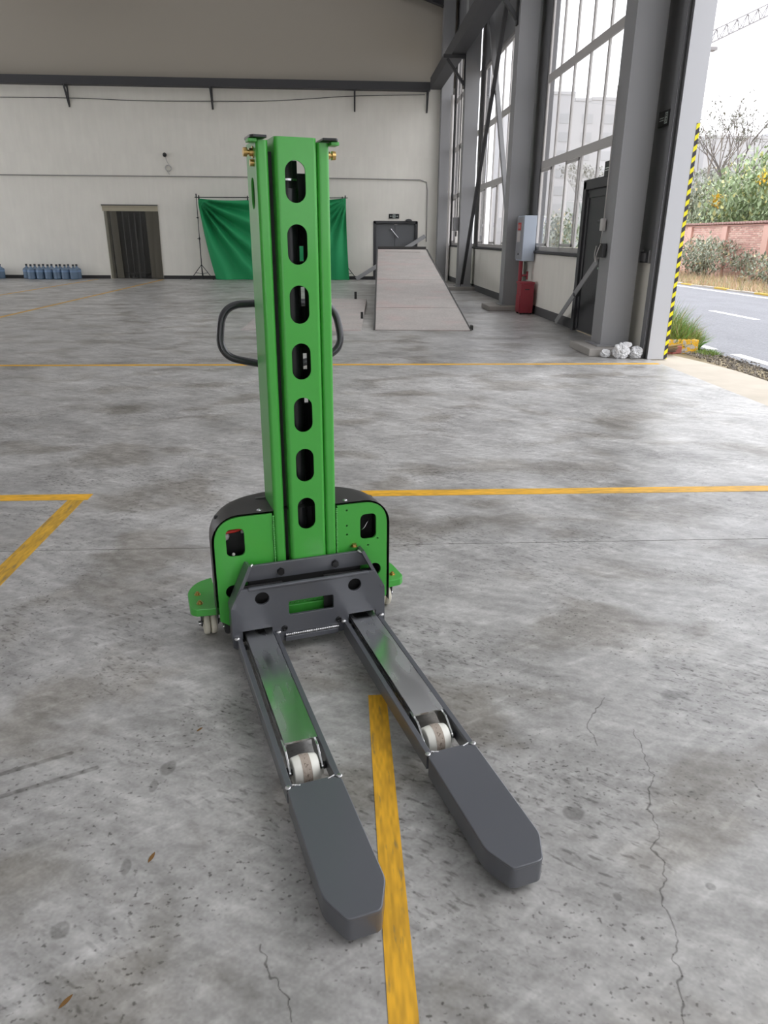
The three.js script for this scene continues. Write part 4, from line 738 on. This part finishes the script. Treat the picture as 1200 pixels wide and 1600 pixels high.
// ------------------------------------------------------------------ outdoors
{
  const soil = mat(0xffffff, 0.95, 0); soil.map = tex(512, 512, (u, v, c) => { const t = 128 + 60 * (fbm(u * 8, v * 8, 5) - 0.5); c[0] = t + 12; c[1] = t; c[2] = t - 26; }, true, true); soil.map.repeat.set(0.2, 0.2);
  const G = struct('ground_outside');
  part('soil', uvBox(bx(XR + 0.2, 160, -0.4, -0.06, -220, 60)), soil, G);
  const asphalt = mat(0xffffff, 0.8, 0); asphalt.map = tex(1024, 1024, (u, v, c) => { const t = 128 + 22 * (fbm(u * 6, v * 3, 4) - 0.5) + 26 * (vn(u * 260, v * 260) - 0.5); c[0] = t; c[1] = t + 1; c[2] = t + 5; }, true, true); asphalt.map.repeat.set(0.22, 0.22);
  const R = struct('road');
  part('asphalt', uvBox(bx(5.12, 11.9, -0.3, -0.03, -140, 50)), asphalt, R);
  // concrete apron at the gate, with a rounded outer corner
  const apr = poly([[XR, 3.6], [4.58, 3.6], [4.62, 6.4], [4.62, 8.4, 0.5], [4.3, 9.75, 0.3], [XR + 0.2, 9.75], [XR + 0.2, 9.03], [XR, 9.03]]);
  const am = mat(0xffffff, 0.85, 0); am.map = tex(512, 512, (u, v, c) => { const t = 178 + 34 * (fbm(u * 5, v * 5, 5) - 0.5); c[0] = t + 6; c[1] = t - 3; c[2] = t - 18; }, true, true); am.map.repeat.set(0.4, 0.4);
  const ap = struct('gate_apron'); part('concrete_slab', flat(plate(apr, [], -0.25, -0.008, 0.003)), am, ap);
  // gravel and dead leaves along the road edge
  const gm = mat(0xffffff, 0.9), stone = new THREE.IcosahedronGeometry(1, 0), gi = new THREE.InstancedMesh(stone, gm, 1500), m4 = new THREE.Matrix4(), q = new THREE.Quaternion();
  for (let k = 0; k < 1500; k++) { const z = -9.9 + 3.9 * rnd(), x = 4.68 + Math.abs(rnd() + rnd() - 1) * 0.6, s = rr(0.004, 0.014); m4.compose(V(x, -0.03 + s * 0.3, z), q.setFromEuler(new THREE.Euler(rr(0, 6), rr(0, 6), 0)), V(s, s * 0.6, s * 1.4)); gi.setMatrixAt(k, m4); gi.setColorAt(k, ((t) => lin(t * 1.15, t, t * 0.8))(rr(0.07, 0.22))); }
  gi.name = 'gravel'; gi.castShadow = gi.receiveShadow = true; gi.userData = { kind: 'stuff', label: 'dark gravel and litter along the near edge of the road', category: 'gravel' }; scene.add(gi);
  const paint = mat(lin(0.85, 0.85, 0.84), 0.7);
  const dash = (x0, x1, z0, z1, label) => single('road_line', bx(x0, x1, -0.032, -0.027, z0, z1), paint, label, 'road marking');
  dash(8.05, 8.2, -15.95, -14.1, 'white dash in the middle of the road, nearest the gate');
  dash(8.05, 8.2, -20.4, -18.0, 'white dash in the middle of the road, farther back');
  dash(5.27, 5.42, -9.65, -7.4, 'white edge dash on the near side of the road');
  dash(5.2, 5.34, -10.5, -10.1, 'short white edge mark behind the yellow kerb');
  dash(11.35, 11.52, -140, 40, 'long white edge line on the far side of the road');
  // far kerb, stones painted yellow and white by turns
  const yk = mat(lin(0.62, 0.42, 0.08), 0.8), wk = mat(lin(0.5, 0.46, 0.4), 0.85), K = thing('kerb', 'low kerb of yellow and bare stones along the far side of the road', 'kerb', [11.95, 0, 0]);
  for (let k = 0; k < 22; k++) part('kerb_stone', rb(-0.07, 0.07, -0.1, 0.015 + rr(-0.012, 0.012), -33 + k * 0.8, -33 + k * 0.8 + 0.785, 0.01), k % 3 === 0 ? yk : wk, K);
  const K2 = thing('kerb', 'short concrete kerb with peeling yellow paint behind the gate jamb', 'kerb', [4.42, 0, -9.93]);
  const pk = mat(0xffffff, 0.85, 0); pk.map = tex(256, 64, (u, v, c) => { const k = sst(0.5, 0.56, fbm(u * 7 + 2, v * 3, 4)), t = 1 + 0.3 * (fbm(u * 30, v * 10, 3) - 0.5); c[0] = (215 * (1 - k) + 178 * k) * t; c[1] = (165 * (1 - k) + 168 * k) * t; c[2] = (45 * (1 - k) + 155 * k) * t; });
  { const g = rb(0, 0.51, -0.06, 0.13, -0.09, 0.05, 0.008), p = g.attributes.position, u = g.attributes.uv; for (let i = 0; i < p.count; i++) u.setXY(i, p.getX(i) / 0.51, (p.getY(i) + 0.06) / 0.19); part('kerb_stone', g, pk, K2); }
  { const g = rb(-0.3, -0.01, -0.06, 0.13, -0.09, 0.05, 0.008), p = g.attributes.position, u = g.attributes.uv; for (let i = 0; i < p.count; i++) u.setXY(i, p.getX(i) / 0.6 + 0.6, (p.getY(i) + 0.06) / 0.19); part('kerb_stone', g, pk, K2); }
  const bk = thing('loose_brick', 'broken red brick lying outside the gate jamb', 'brick', [4.42, 0.055, -9.5], 0.5); part('brick_body', rb(-0.11, 0.08, -0.05, 0.05, -0.06, 0.06, 0.012, 2), mat(lin(0.2, 0.055, 0.04), 0.85), bk);
  const tw = thing('wood_scrap', 'dark splintered wood scrap beside the broken brick', 'wood', [4.2, 0.03, -9.33], 0.25);
  for (let k = 0; k < 5; k++) part('splinter', bar(V(-0.2 + rr(0, 0.08), 0.01 + k * 0.018, -0.06 + k * 0.03), V(0.16 + rr(0, 0.06), 0.02 + k * 0.024, -0.02 + k * 0.02), 0.03, 0.014), mat(lin(0.09 + 0.03 * k, 0.06 + 0.02 * k, 0.045), 0.9), tw);

  // grass and leaf builders
  const blade = new THREE.BufferGeometry(); blade.setAttribute('position', new THREE.Float32BufferAttribute([-0.5, 0, 0, 0.5, 0, 0, 0.28, 0.55, 0.12, -0.28, 0.55, 0.12, 0, 1, 0.38], 3)); blade.setIndex([0, 1, 2, 0, 2, 3, 3, 2, 4]); blade.setAttribute('uv', new THREE.Float32BufferAttribute([0, 0, 1, 0, 1, 0.5, 0, 0.5, 0.5, 1], 2)); blade.computeVertexNormals();
  const leafG = new THREE.BufferGeometry(); leafG.setAttribute('position', new THREE.Float32BufferAttribute([0, 0, 0, 0.28, 0.4, 0.08, 0, 0.45, 0, -0.28, 0.4, 0.08, 0, 1, -0.16], 3)); leafG.setIndex([0, 1, 2, 0, 2, 3, 2, 1, 4, 2, 4, 3]); leafG.setAttribute('uv', new THREE.Float32BufferAttribute([0.5, 0, 1, 0.4, 0.5, 0.5, 0, 0.4, 0.5, 1], 2)); leafG.computeVertexNormals();
  const leafM = mat(0xffffff, 0.6);
  function inst(geo, n, put, name, parent, props) {
    const im = new THREE.InstancedMesh(geo, leafM, n), c = new THREE.Color();
    for (let k = 0; k < n; k++) { const o = put(k, c); m4.compose(o[0], q.setFromEuler(o[1]), o[2]); im.setMatrixAt(k, m4); im.setColorAt(k, c); }
    im.name = parent ? name : numbered(name); im.castShadow = im.receiveShadow = true; im.userData = { kind: 'stuff', ...props }; (parent ?? scene).add(im); return im;
  }
  const E3 = (a, b, c) => new THREE.Euler(a, b, c, 'YXZ');
  // dry grass strip between kerb and brick wall
  inst(blade, 14000, (k, c) => { const z = -37 + 18 * rnd(), x = 11.98 + 2.9 * rnd() * (0.4 + 0.6 * rnd()), h = rr(0.15, 0.5) * (0.6 + 0.4 * (x - 12) / 2); c.setRGB(rr(0.5, 0.72), rr(0.4, 0.55), rr(0.25, 0.36)); if (rnd() < 0.12) c.setRGB(0.2, 0.26, 0.1); return [V(x, -0.06, z), E3(rr(-0.7, 0.7), rr(0, 6.28), rr(-0.5, 0.5)), V(rr(0.01, 0.024), h, h)]; }, 'dry_grass', null, { label: 'strip of dry straw-coloured grass before the brick wall', category: 'grass' });
  inst(blade, 5000, (k, c) => { const a = rr(0, 6.28), r = Math.sqrt(rnd()), x = 4.72 + 0.46 * r * Math.cos(a), z = -10.5 + 0.55 * r * Math.sin(a), h = rr(0.26, 0.52) * (1.35 - 0.6 * r) * (1.35 - 0.6 * sst(4.3, 5.1, x)); c.setRGB(rr(0.10, 0.26), rr(0.2, 0.38), rr(0.03, 0.09)); if (rnd() < 0.25) c.setRGB(0.36, 0.3, 0.14); return [V(x, -0.05, z), E3(rr(-0.6, 0.6), rr(0, 6.28), rr(-0.6, 0.6)), V(rr(0.008, 0.02), h, h * 1.6)]; }, 'weeds', null, { label: 'clump of green weeds growing behind the yellow kerb by the gate', category: 'weeds' });
  inst(blade, 500, (k, c) => { const x = 4.86 + 0.28 * rnd(), z = -9.95 + 0.4 * rnd(), h = rr(0.04, 0.1); c.setRGB(rr(0.12, 0.22), rr(0.2, 0.3), 0.05); return [V(x, -0.05, z), E3(rr(-0.8, 0.8), rr(0, 6.28), rr(-0.8, 0.8)), V(0.01, h, h)]; }, 'weeds', null, { label: 'low weeds creeping past the end of the yellow kerb', category: 'weeds' });

  // brick wall
  {
    const x0 = 15, Wl = thing('brick_wall', 'old red brick boundary wall with pilasters and a slanted tile coping', 'wall', [x0, 0, 0]);
    const mort = mat(lin(0.78, 0.66, 0.6), 0.95), zA = -46, zB = -18, H = 1.92;
    part('mortar_core', bx(0.006, 0.24, -0.1, H, zA, zB), mort, Wl);
    const bm = [[0.62, 0.37, 0.31], [0.68, 0.43, 0.36], [0.57, 0.33, 0.28], [0.7, 0.48, 0.4]].map((c) => mat(lin(...c), 0.9)), bl = 0.24, bh = 0.058, cl = 0.25, ch = 0.073;  // red brick made paler, with distance haze mixed into these tones
    const bg = [0, 1, 2].map((k) => rb(-0.012 - 0.003 * k, 0.05, -bh / 2, bh / 2, -bl / 2, bl / 2, 0.006)), list = [];
    for (let r = 0; r < 26; r++) for (let k = 0; k < (zB - zA) / cl; k++) list.push([r * ch + 0.045, zA + (k + (r % 2) * 0.5 + 0.3) * cl + rr(-0.006, 0.006), Math.floor(rnd() * 4), Math.floor(rnd() * 3), rr(-0.03, 0.03)]);
    const cost = (b) => Math.abs(b[1] + 27.6) + 0.7 * Math.abs(b[0] - 1.3); // the bricks that show largest through the gate
    list.sort((a, b) => cost(a) - cost(b));
    list.slice(0, 300).forEach((b) => { const m = part('brick', bg[b[3]], bm[b[2]], Wl); m.position.set(0, b[0], b[1]); m.rotation.y = b[4]; });
    const rest = list.slice(300), im = new THREE.InstancedMesh(bg[0].clone(), mat(0xffffff, 0.9), rest.length);
    rest.forEach((b, k) => { m4.compose(V(0, b[0], b[1]), q.setFromEuler(new THREE.Euler(0, b[4], 0)), V(1, 1, 1)); im.setMatrixAt(k, m4); im.setColorAt(k, bm[b[2]].color); });
    im.name = 'brickwork'; im.userData = { kind: 'stuff' }; im.castShadow = im.receiveShadow = true; Wl.add(im);
    for (const z of [-41.1, -38.15, -35.2, -32.25, -29.25, -26.3, -23.3, -20.3]) part('pilaster', rb(-0.1, 0.02, -0.1, H, z - 0.19, z + 0.19, 0.008), bm[1], Wl);
    part('string_course', rb(-0.06, 0.3, H, H + 0.05, zA, zB, 0.008), bm[2], Wl);
    const ct = rb(-0.16, 0.26, -0.02, 0.02, -0.05, 0.05, 0.006), cm = [mat(lin(0.3, 0.18, 0.16), 0.9), mat(lin(0.38, 0.25, 0.22), 0.9)];
    for (let k = 0; k < 110; k++) { const m = part('coping_tile', ct, cm[k % 2], Wl); m.position.set(0, H + 0.11, -35.5 + k * 0.1); m.rotation.set(0.75, 0, rr(-0.05, 0.05)); }
  }
  // shrubs in front of and behind the wall, haze put into their paled colours
  function shrub(x, z, w, h, d, n, col, label, y0 = 0, ls = 0.16, name = 'shrub', cat = 'shrub') {
    const s = thing(name, label, cat, [x, y0 - 0.06, z]), stems = [];
    for (let k = 0; k < 12; k++) { const a = rr(0, 6.28), r = rr(0.2, 0.85); stems.push(rod(V(0.05 * Math.cos(a), 0, 0.05 * Math.sin(a)), V(w * 0.5 * r * Math.cos(a), h * rr(0.55, 0.9), d * 0.5 * r * Math.sin(a)), 0.018, 5, 0.006)); }
    part('stems', stems, mat(lin(0.14, 0.11, 0.08), 0.9), s);
    const lobes = []; for (let k = 0; k < 16; k++) lobes.push([rr(-0.42, 0.42) * w, h * rr(0.2, 0.8), rr(-0.42, 0.42) * d, rr(0.2, 0.36)]);
    inst(leafG, n, (k, c) => {
      const L = lobes[k % lobes.length], a = rr(0, 6.28), u = rr(-1, 1), rr_ = Math.pow(rnd(), 0.45), sq = Math.sqrt(1 - u * u);
      const p = V(L[0] + w * L[3] * rr_ * sq * Math.cos(a), Math.max(0.02, L[1] + h * L[3] * 0.9 * rr_ * u), L[2] + d * L[3] * rr_ * sq * Math.sin(a));
      const t = rr(0.75, 1.3), yl = rnd(); c.setRGB(col[0] * t * (yl > 0.9 ? 1.7 : 1), col[1] * t * (yl > 0.9 ? 1.3 : 1), col[2] * t);
      return [p, E3(rr(-0.3, 1.9), rr(0, 6.28), rr(-0.5, 0.5)), V(ls, ls, ls).multiplyScalar(rr(0.6, 1.25))];
    }, 'foliage', s, {});
    return s;
  }
  shrub(13.9, -28.3, 2.2, 1.7, 3.6, 2800, [0.27, 0.3, 0.22], 'grey-green bush in front of the brick wall, nearer the jamb', 0, 0.13);
  shrub(14.0, -23.6, 1.6, 1.1, 1.9, 1200, [0.27, 0.3, 0.22], 'grey-green bush in front of the brick wall at the right frame edge', 0, 0.13);
  const sA = shrub(17.3, -29.9, 3.8, 5.0, 4.2, 8740, [0.29, 0.37, 0.2], 'tall fresh green bush leaning over the brick wall at right', 0, 0.22);
  const sB = shrub(17.4, -33.6, 3.6, 4.3, 4.0, 8740, [0.29, 0.34, 0.23], 'dense grey-green bush with a yellow tuft behind the brick wall in the middle', 0, 0.22);
  shrub(17.6, -37.4, 3.6, 4.5, 4.4, 7220, [0.3, 0.33, 0.24], 'dense bush behind the brick wall beside the gate jamb', 0, 0.22);
  shrub(17.2, -26.0, 3.4, 4.4, 3.6, 4940, [0.28, 0.36, 0.19], 'green bush behind the brick wall at the right edge of the view', 0, 0.22);
  shrub(19.6, -39.6, 3.0, 4.9, 3.4, 5320, [0.32, 0.35, 0.28], 'pale bush farther back below the left bare tree', 0, 0.22);
  const tuft = (s, x, y, z, n) => inst(leafG, n, (k, c) => { c.setRGB(rr(0.7, 0.9), rr(0.48, 0.6), 0.06); return [V(x + rr(-0.2, 0.2), y + rr(-0.2, 0.2) + 0.1 * rr(-1, 1), z + rr(-0.25, 0.25)), E3(rr(0, 2), rr(0, 6.28), rr(-0.5, 0.5)), V(0.16, 0.16, 0.16)]; }, 'yellow_leaves', s, {});
  tuft(sB, -1.7, 3.0, 1.7, 70); tuft(sA, -1.5, 3.6, 1.3, 40);
  // half-bare trees, distance haze put into their pale grey colours
  function tree(x, z, h, label, n, tint, spread = 0.5) {
    const t = thing('tree', label, 'tree', [x, -0.06, z], rr(0, 6)), br = [], tips = [];
    const grow = (p, d, L, r, lev) => {
      const e = p.clone().addScaledVector(d, L); br.push(rod(p, e, r, lev < 2 ? 7 : 4, r * 0.62));
      if (lev >= 4) { tips.push(e, p.clone().lerp(e, 0.55)); return; }
      if (lev >= 3) tips.push(e);
      const k = lev === 0 ? 4 : lev < 3 ? 3 : 2;
      for (let i = 0; i < k; i++) { const a = (i + rr(0, 0.8)) / k * 6.28, s = spread * rr(0.7, 1.3); const nd = d.clone().add(V(Math.cos(a) * s, 0.1, Math.sin(a) * s)).normalize(); grow(e.clone().lerp(p, i && lev ? rr(0, 0.35) : 0), nd, L * rr(0.62, 0.82), r * 0.6, lev + 1); }
    };
    grow(V(0, 0, 0), V(rr(-0.06, 0.06), 1, rr(-0.06, 0.06)).normalize(), h * 0.33, h * 0.011, 0);
    part('branches', br, mat(lin(...tint), 0.9), t);
    inst(leafG, n, (k, c) => { const p = tips[Math.floor(rnd() * tips.length)]; const s = rr(0.75, 1.25); c.setRGB(0.26 * s, 0.26 * s, 0.23 * s); return [p.clone().add(V(rr(-0.12, 0.12), rr(-0.14, 0.1), rr(-0.12, 0.12))), E3(rr(1.0, 2.8), rr(0, 6.28), rr(-0.6, 0.6)), V(0.16, 0.25, 0.2).multiplyScalar(rr(0.7, 1.2))]; }, 'foliage', t, {});
  }
  tree(19.9, -41.8, 9.2, 'half-bare tree left of the other one above the brick wall', 420, [0.2, 0.17, 0.14], 0.42);
  tree(18.8, -36.6, 8.6, 'half-bare spreading tree at the right frame edge', 420, [0.16, 0.14, 0.13], 0.5);
  for (const [x, z, h, l] of [[22, -56, 8, 'pale leafy tree seen through the lower panes of the large window'], [21, -66, 8, 'pale tree seen through the window behind the crossed braces'], [24, -47, 7, 'pale tree seen behind the near column']]) tree(x, z, h, l, 1500, [0.3, 0.3, 0.3], 0.5);
  shrub(18, -48, 4, 4, 9, 2600, [0.22, 0.25, 0.18], 'pale hedge of bushes seen through the lower window panes', 0, 0.3);
  shrub(18, -62, 4, 4, 10, 2200, [0.26, 0.28, 0.23], 'pale hedge of bushes seen through the braced window', 0, 0.3);
  // apartment blocks, air haze painted in as pale low-contrast colours
  const hazeTint = mat(lin(0.42, 0.42, 0.43), 0.9), hazeTintWindow = mat(lin(0.36, 0.365, 0.375), 0.8);
  function block(x0, x1, z0, z1, steps, label) {
    const b = thing('apartment_block', label, 'building', [x0, 0, z1]);
    const W = x1 - x0; part('walls', steps.map(([a, c, h]) => bx(a * W, c * W, -0.3, h, z0 - z1, 0)), hazeTint, b);
    part('roof_parapet', steps.map(([a, c, h]) => bx(a * W + 0.02, c * W - 0.02, h, h + 0.5, z0 - z1 - 0.1, 0.1)), hazeTint, b);
    const hmin = Math.min(...steps.map((s) => s[2]));
    for (let f = 1; f * 3.1 + 2 < hmin; f++) for (let k = 0; k < W / 4.2; k++) part('window', bx(1 + k * 4.2, 3 + k * 4.2, f * 3.1, f * 3.1 + 1.6, 0.01, 0.06), hazeTintWindow, b);
  }
  block(32, 58, -164, -150, [[0, 0.3, 24], [0.3, 0.46, 26.4], [0.46, 0.58, 25.4], [0.58, 0.82, 25.6], [0.82, 1, 24]], 'haze-tinted stepped apartment block seen through the large window');
  block(70, 96, -164, -150, [[0, 0.55, 19.6], [0.55, 1, 20.6]], 'haze-tinted pale apartment block behind the bare trees');
  // tower crane jib
  {
    const c = thing('tower_crane', 'pale lattice crane jib rising to the right across the white sky', 'crane', [67.5, 0, -150]), ck = mat(lin(0.24, 0.23, 0.235), 0.8);
    const a = V(-7, 31.6, 0), b = V(36, 51, 0), d = b.clone().sub(a), up = V(0, 1.9, 0), s = V(0, 0, 1.3), g = [], n = 24;
    g.push(bar(a, b, 0.22, 0.22), bar(a.clone().add(s), b.clone().add(s), 0.22, 0.22), bar(a.clone().add(up).addScaledVector(s, 0.5), b.clone().add(up).addScaledVector(s, 0.5), 0.2, 0.2));
    part('jib_chord', g, ck, c);
    const l = []; for (let k = 0; k < n; k++) { const p = a.clone().addScaledVector(d, k / n), r = a.clone().addScaledVector(d, (k + 0.5) / n).add(up).addScaledVector(s, 0.5), t = a.clone().addScaledVector(d, (k + 1) / n); l.push(bar(p, r, 0.12, 0.12), bar(r, t, 0.12, 0.12), bar(p.clone().add(s), r, 0.12, 0.12), bar(r, t.clone().add(s), 0.12, 0.12)); }
    part('lattice', l, ck, c);
    part('trolley', bx(-0.4, 1.4, 33.7, 34.2, -0.2, 1.5), ck, c);
    part('mast', [bx(35, 37, -0.3, 52, -0.4, 1.6)], ck, c);
  }
}
renderer.render(scene, camera);
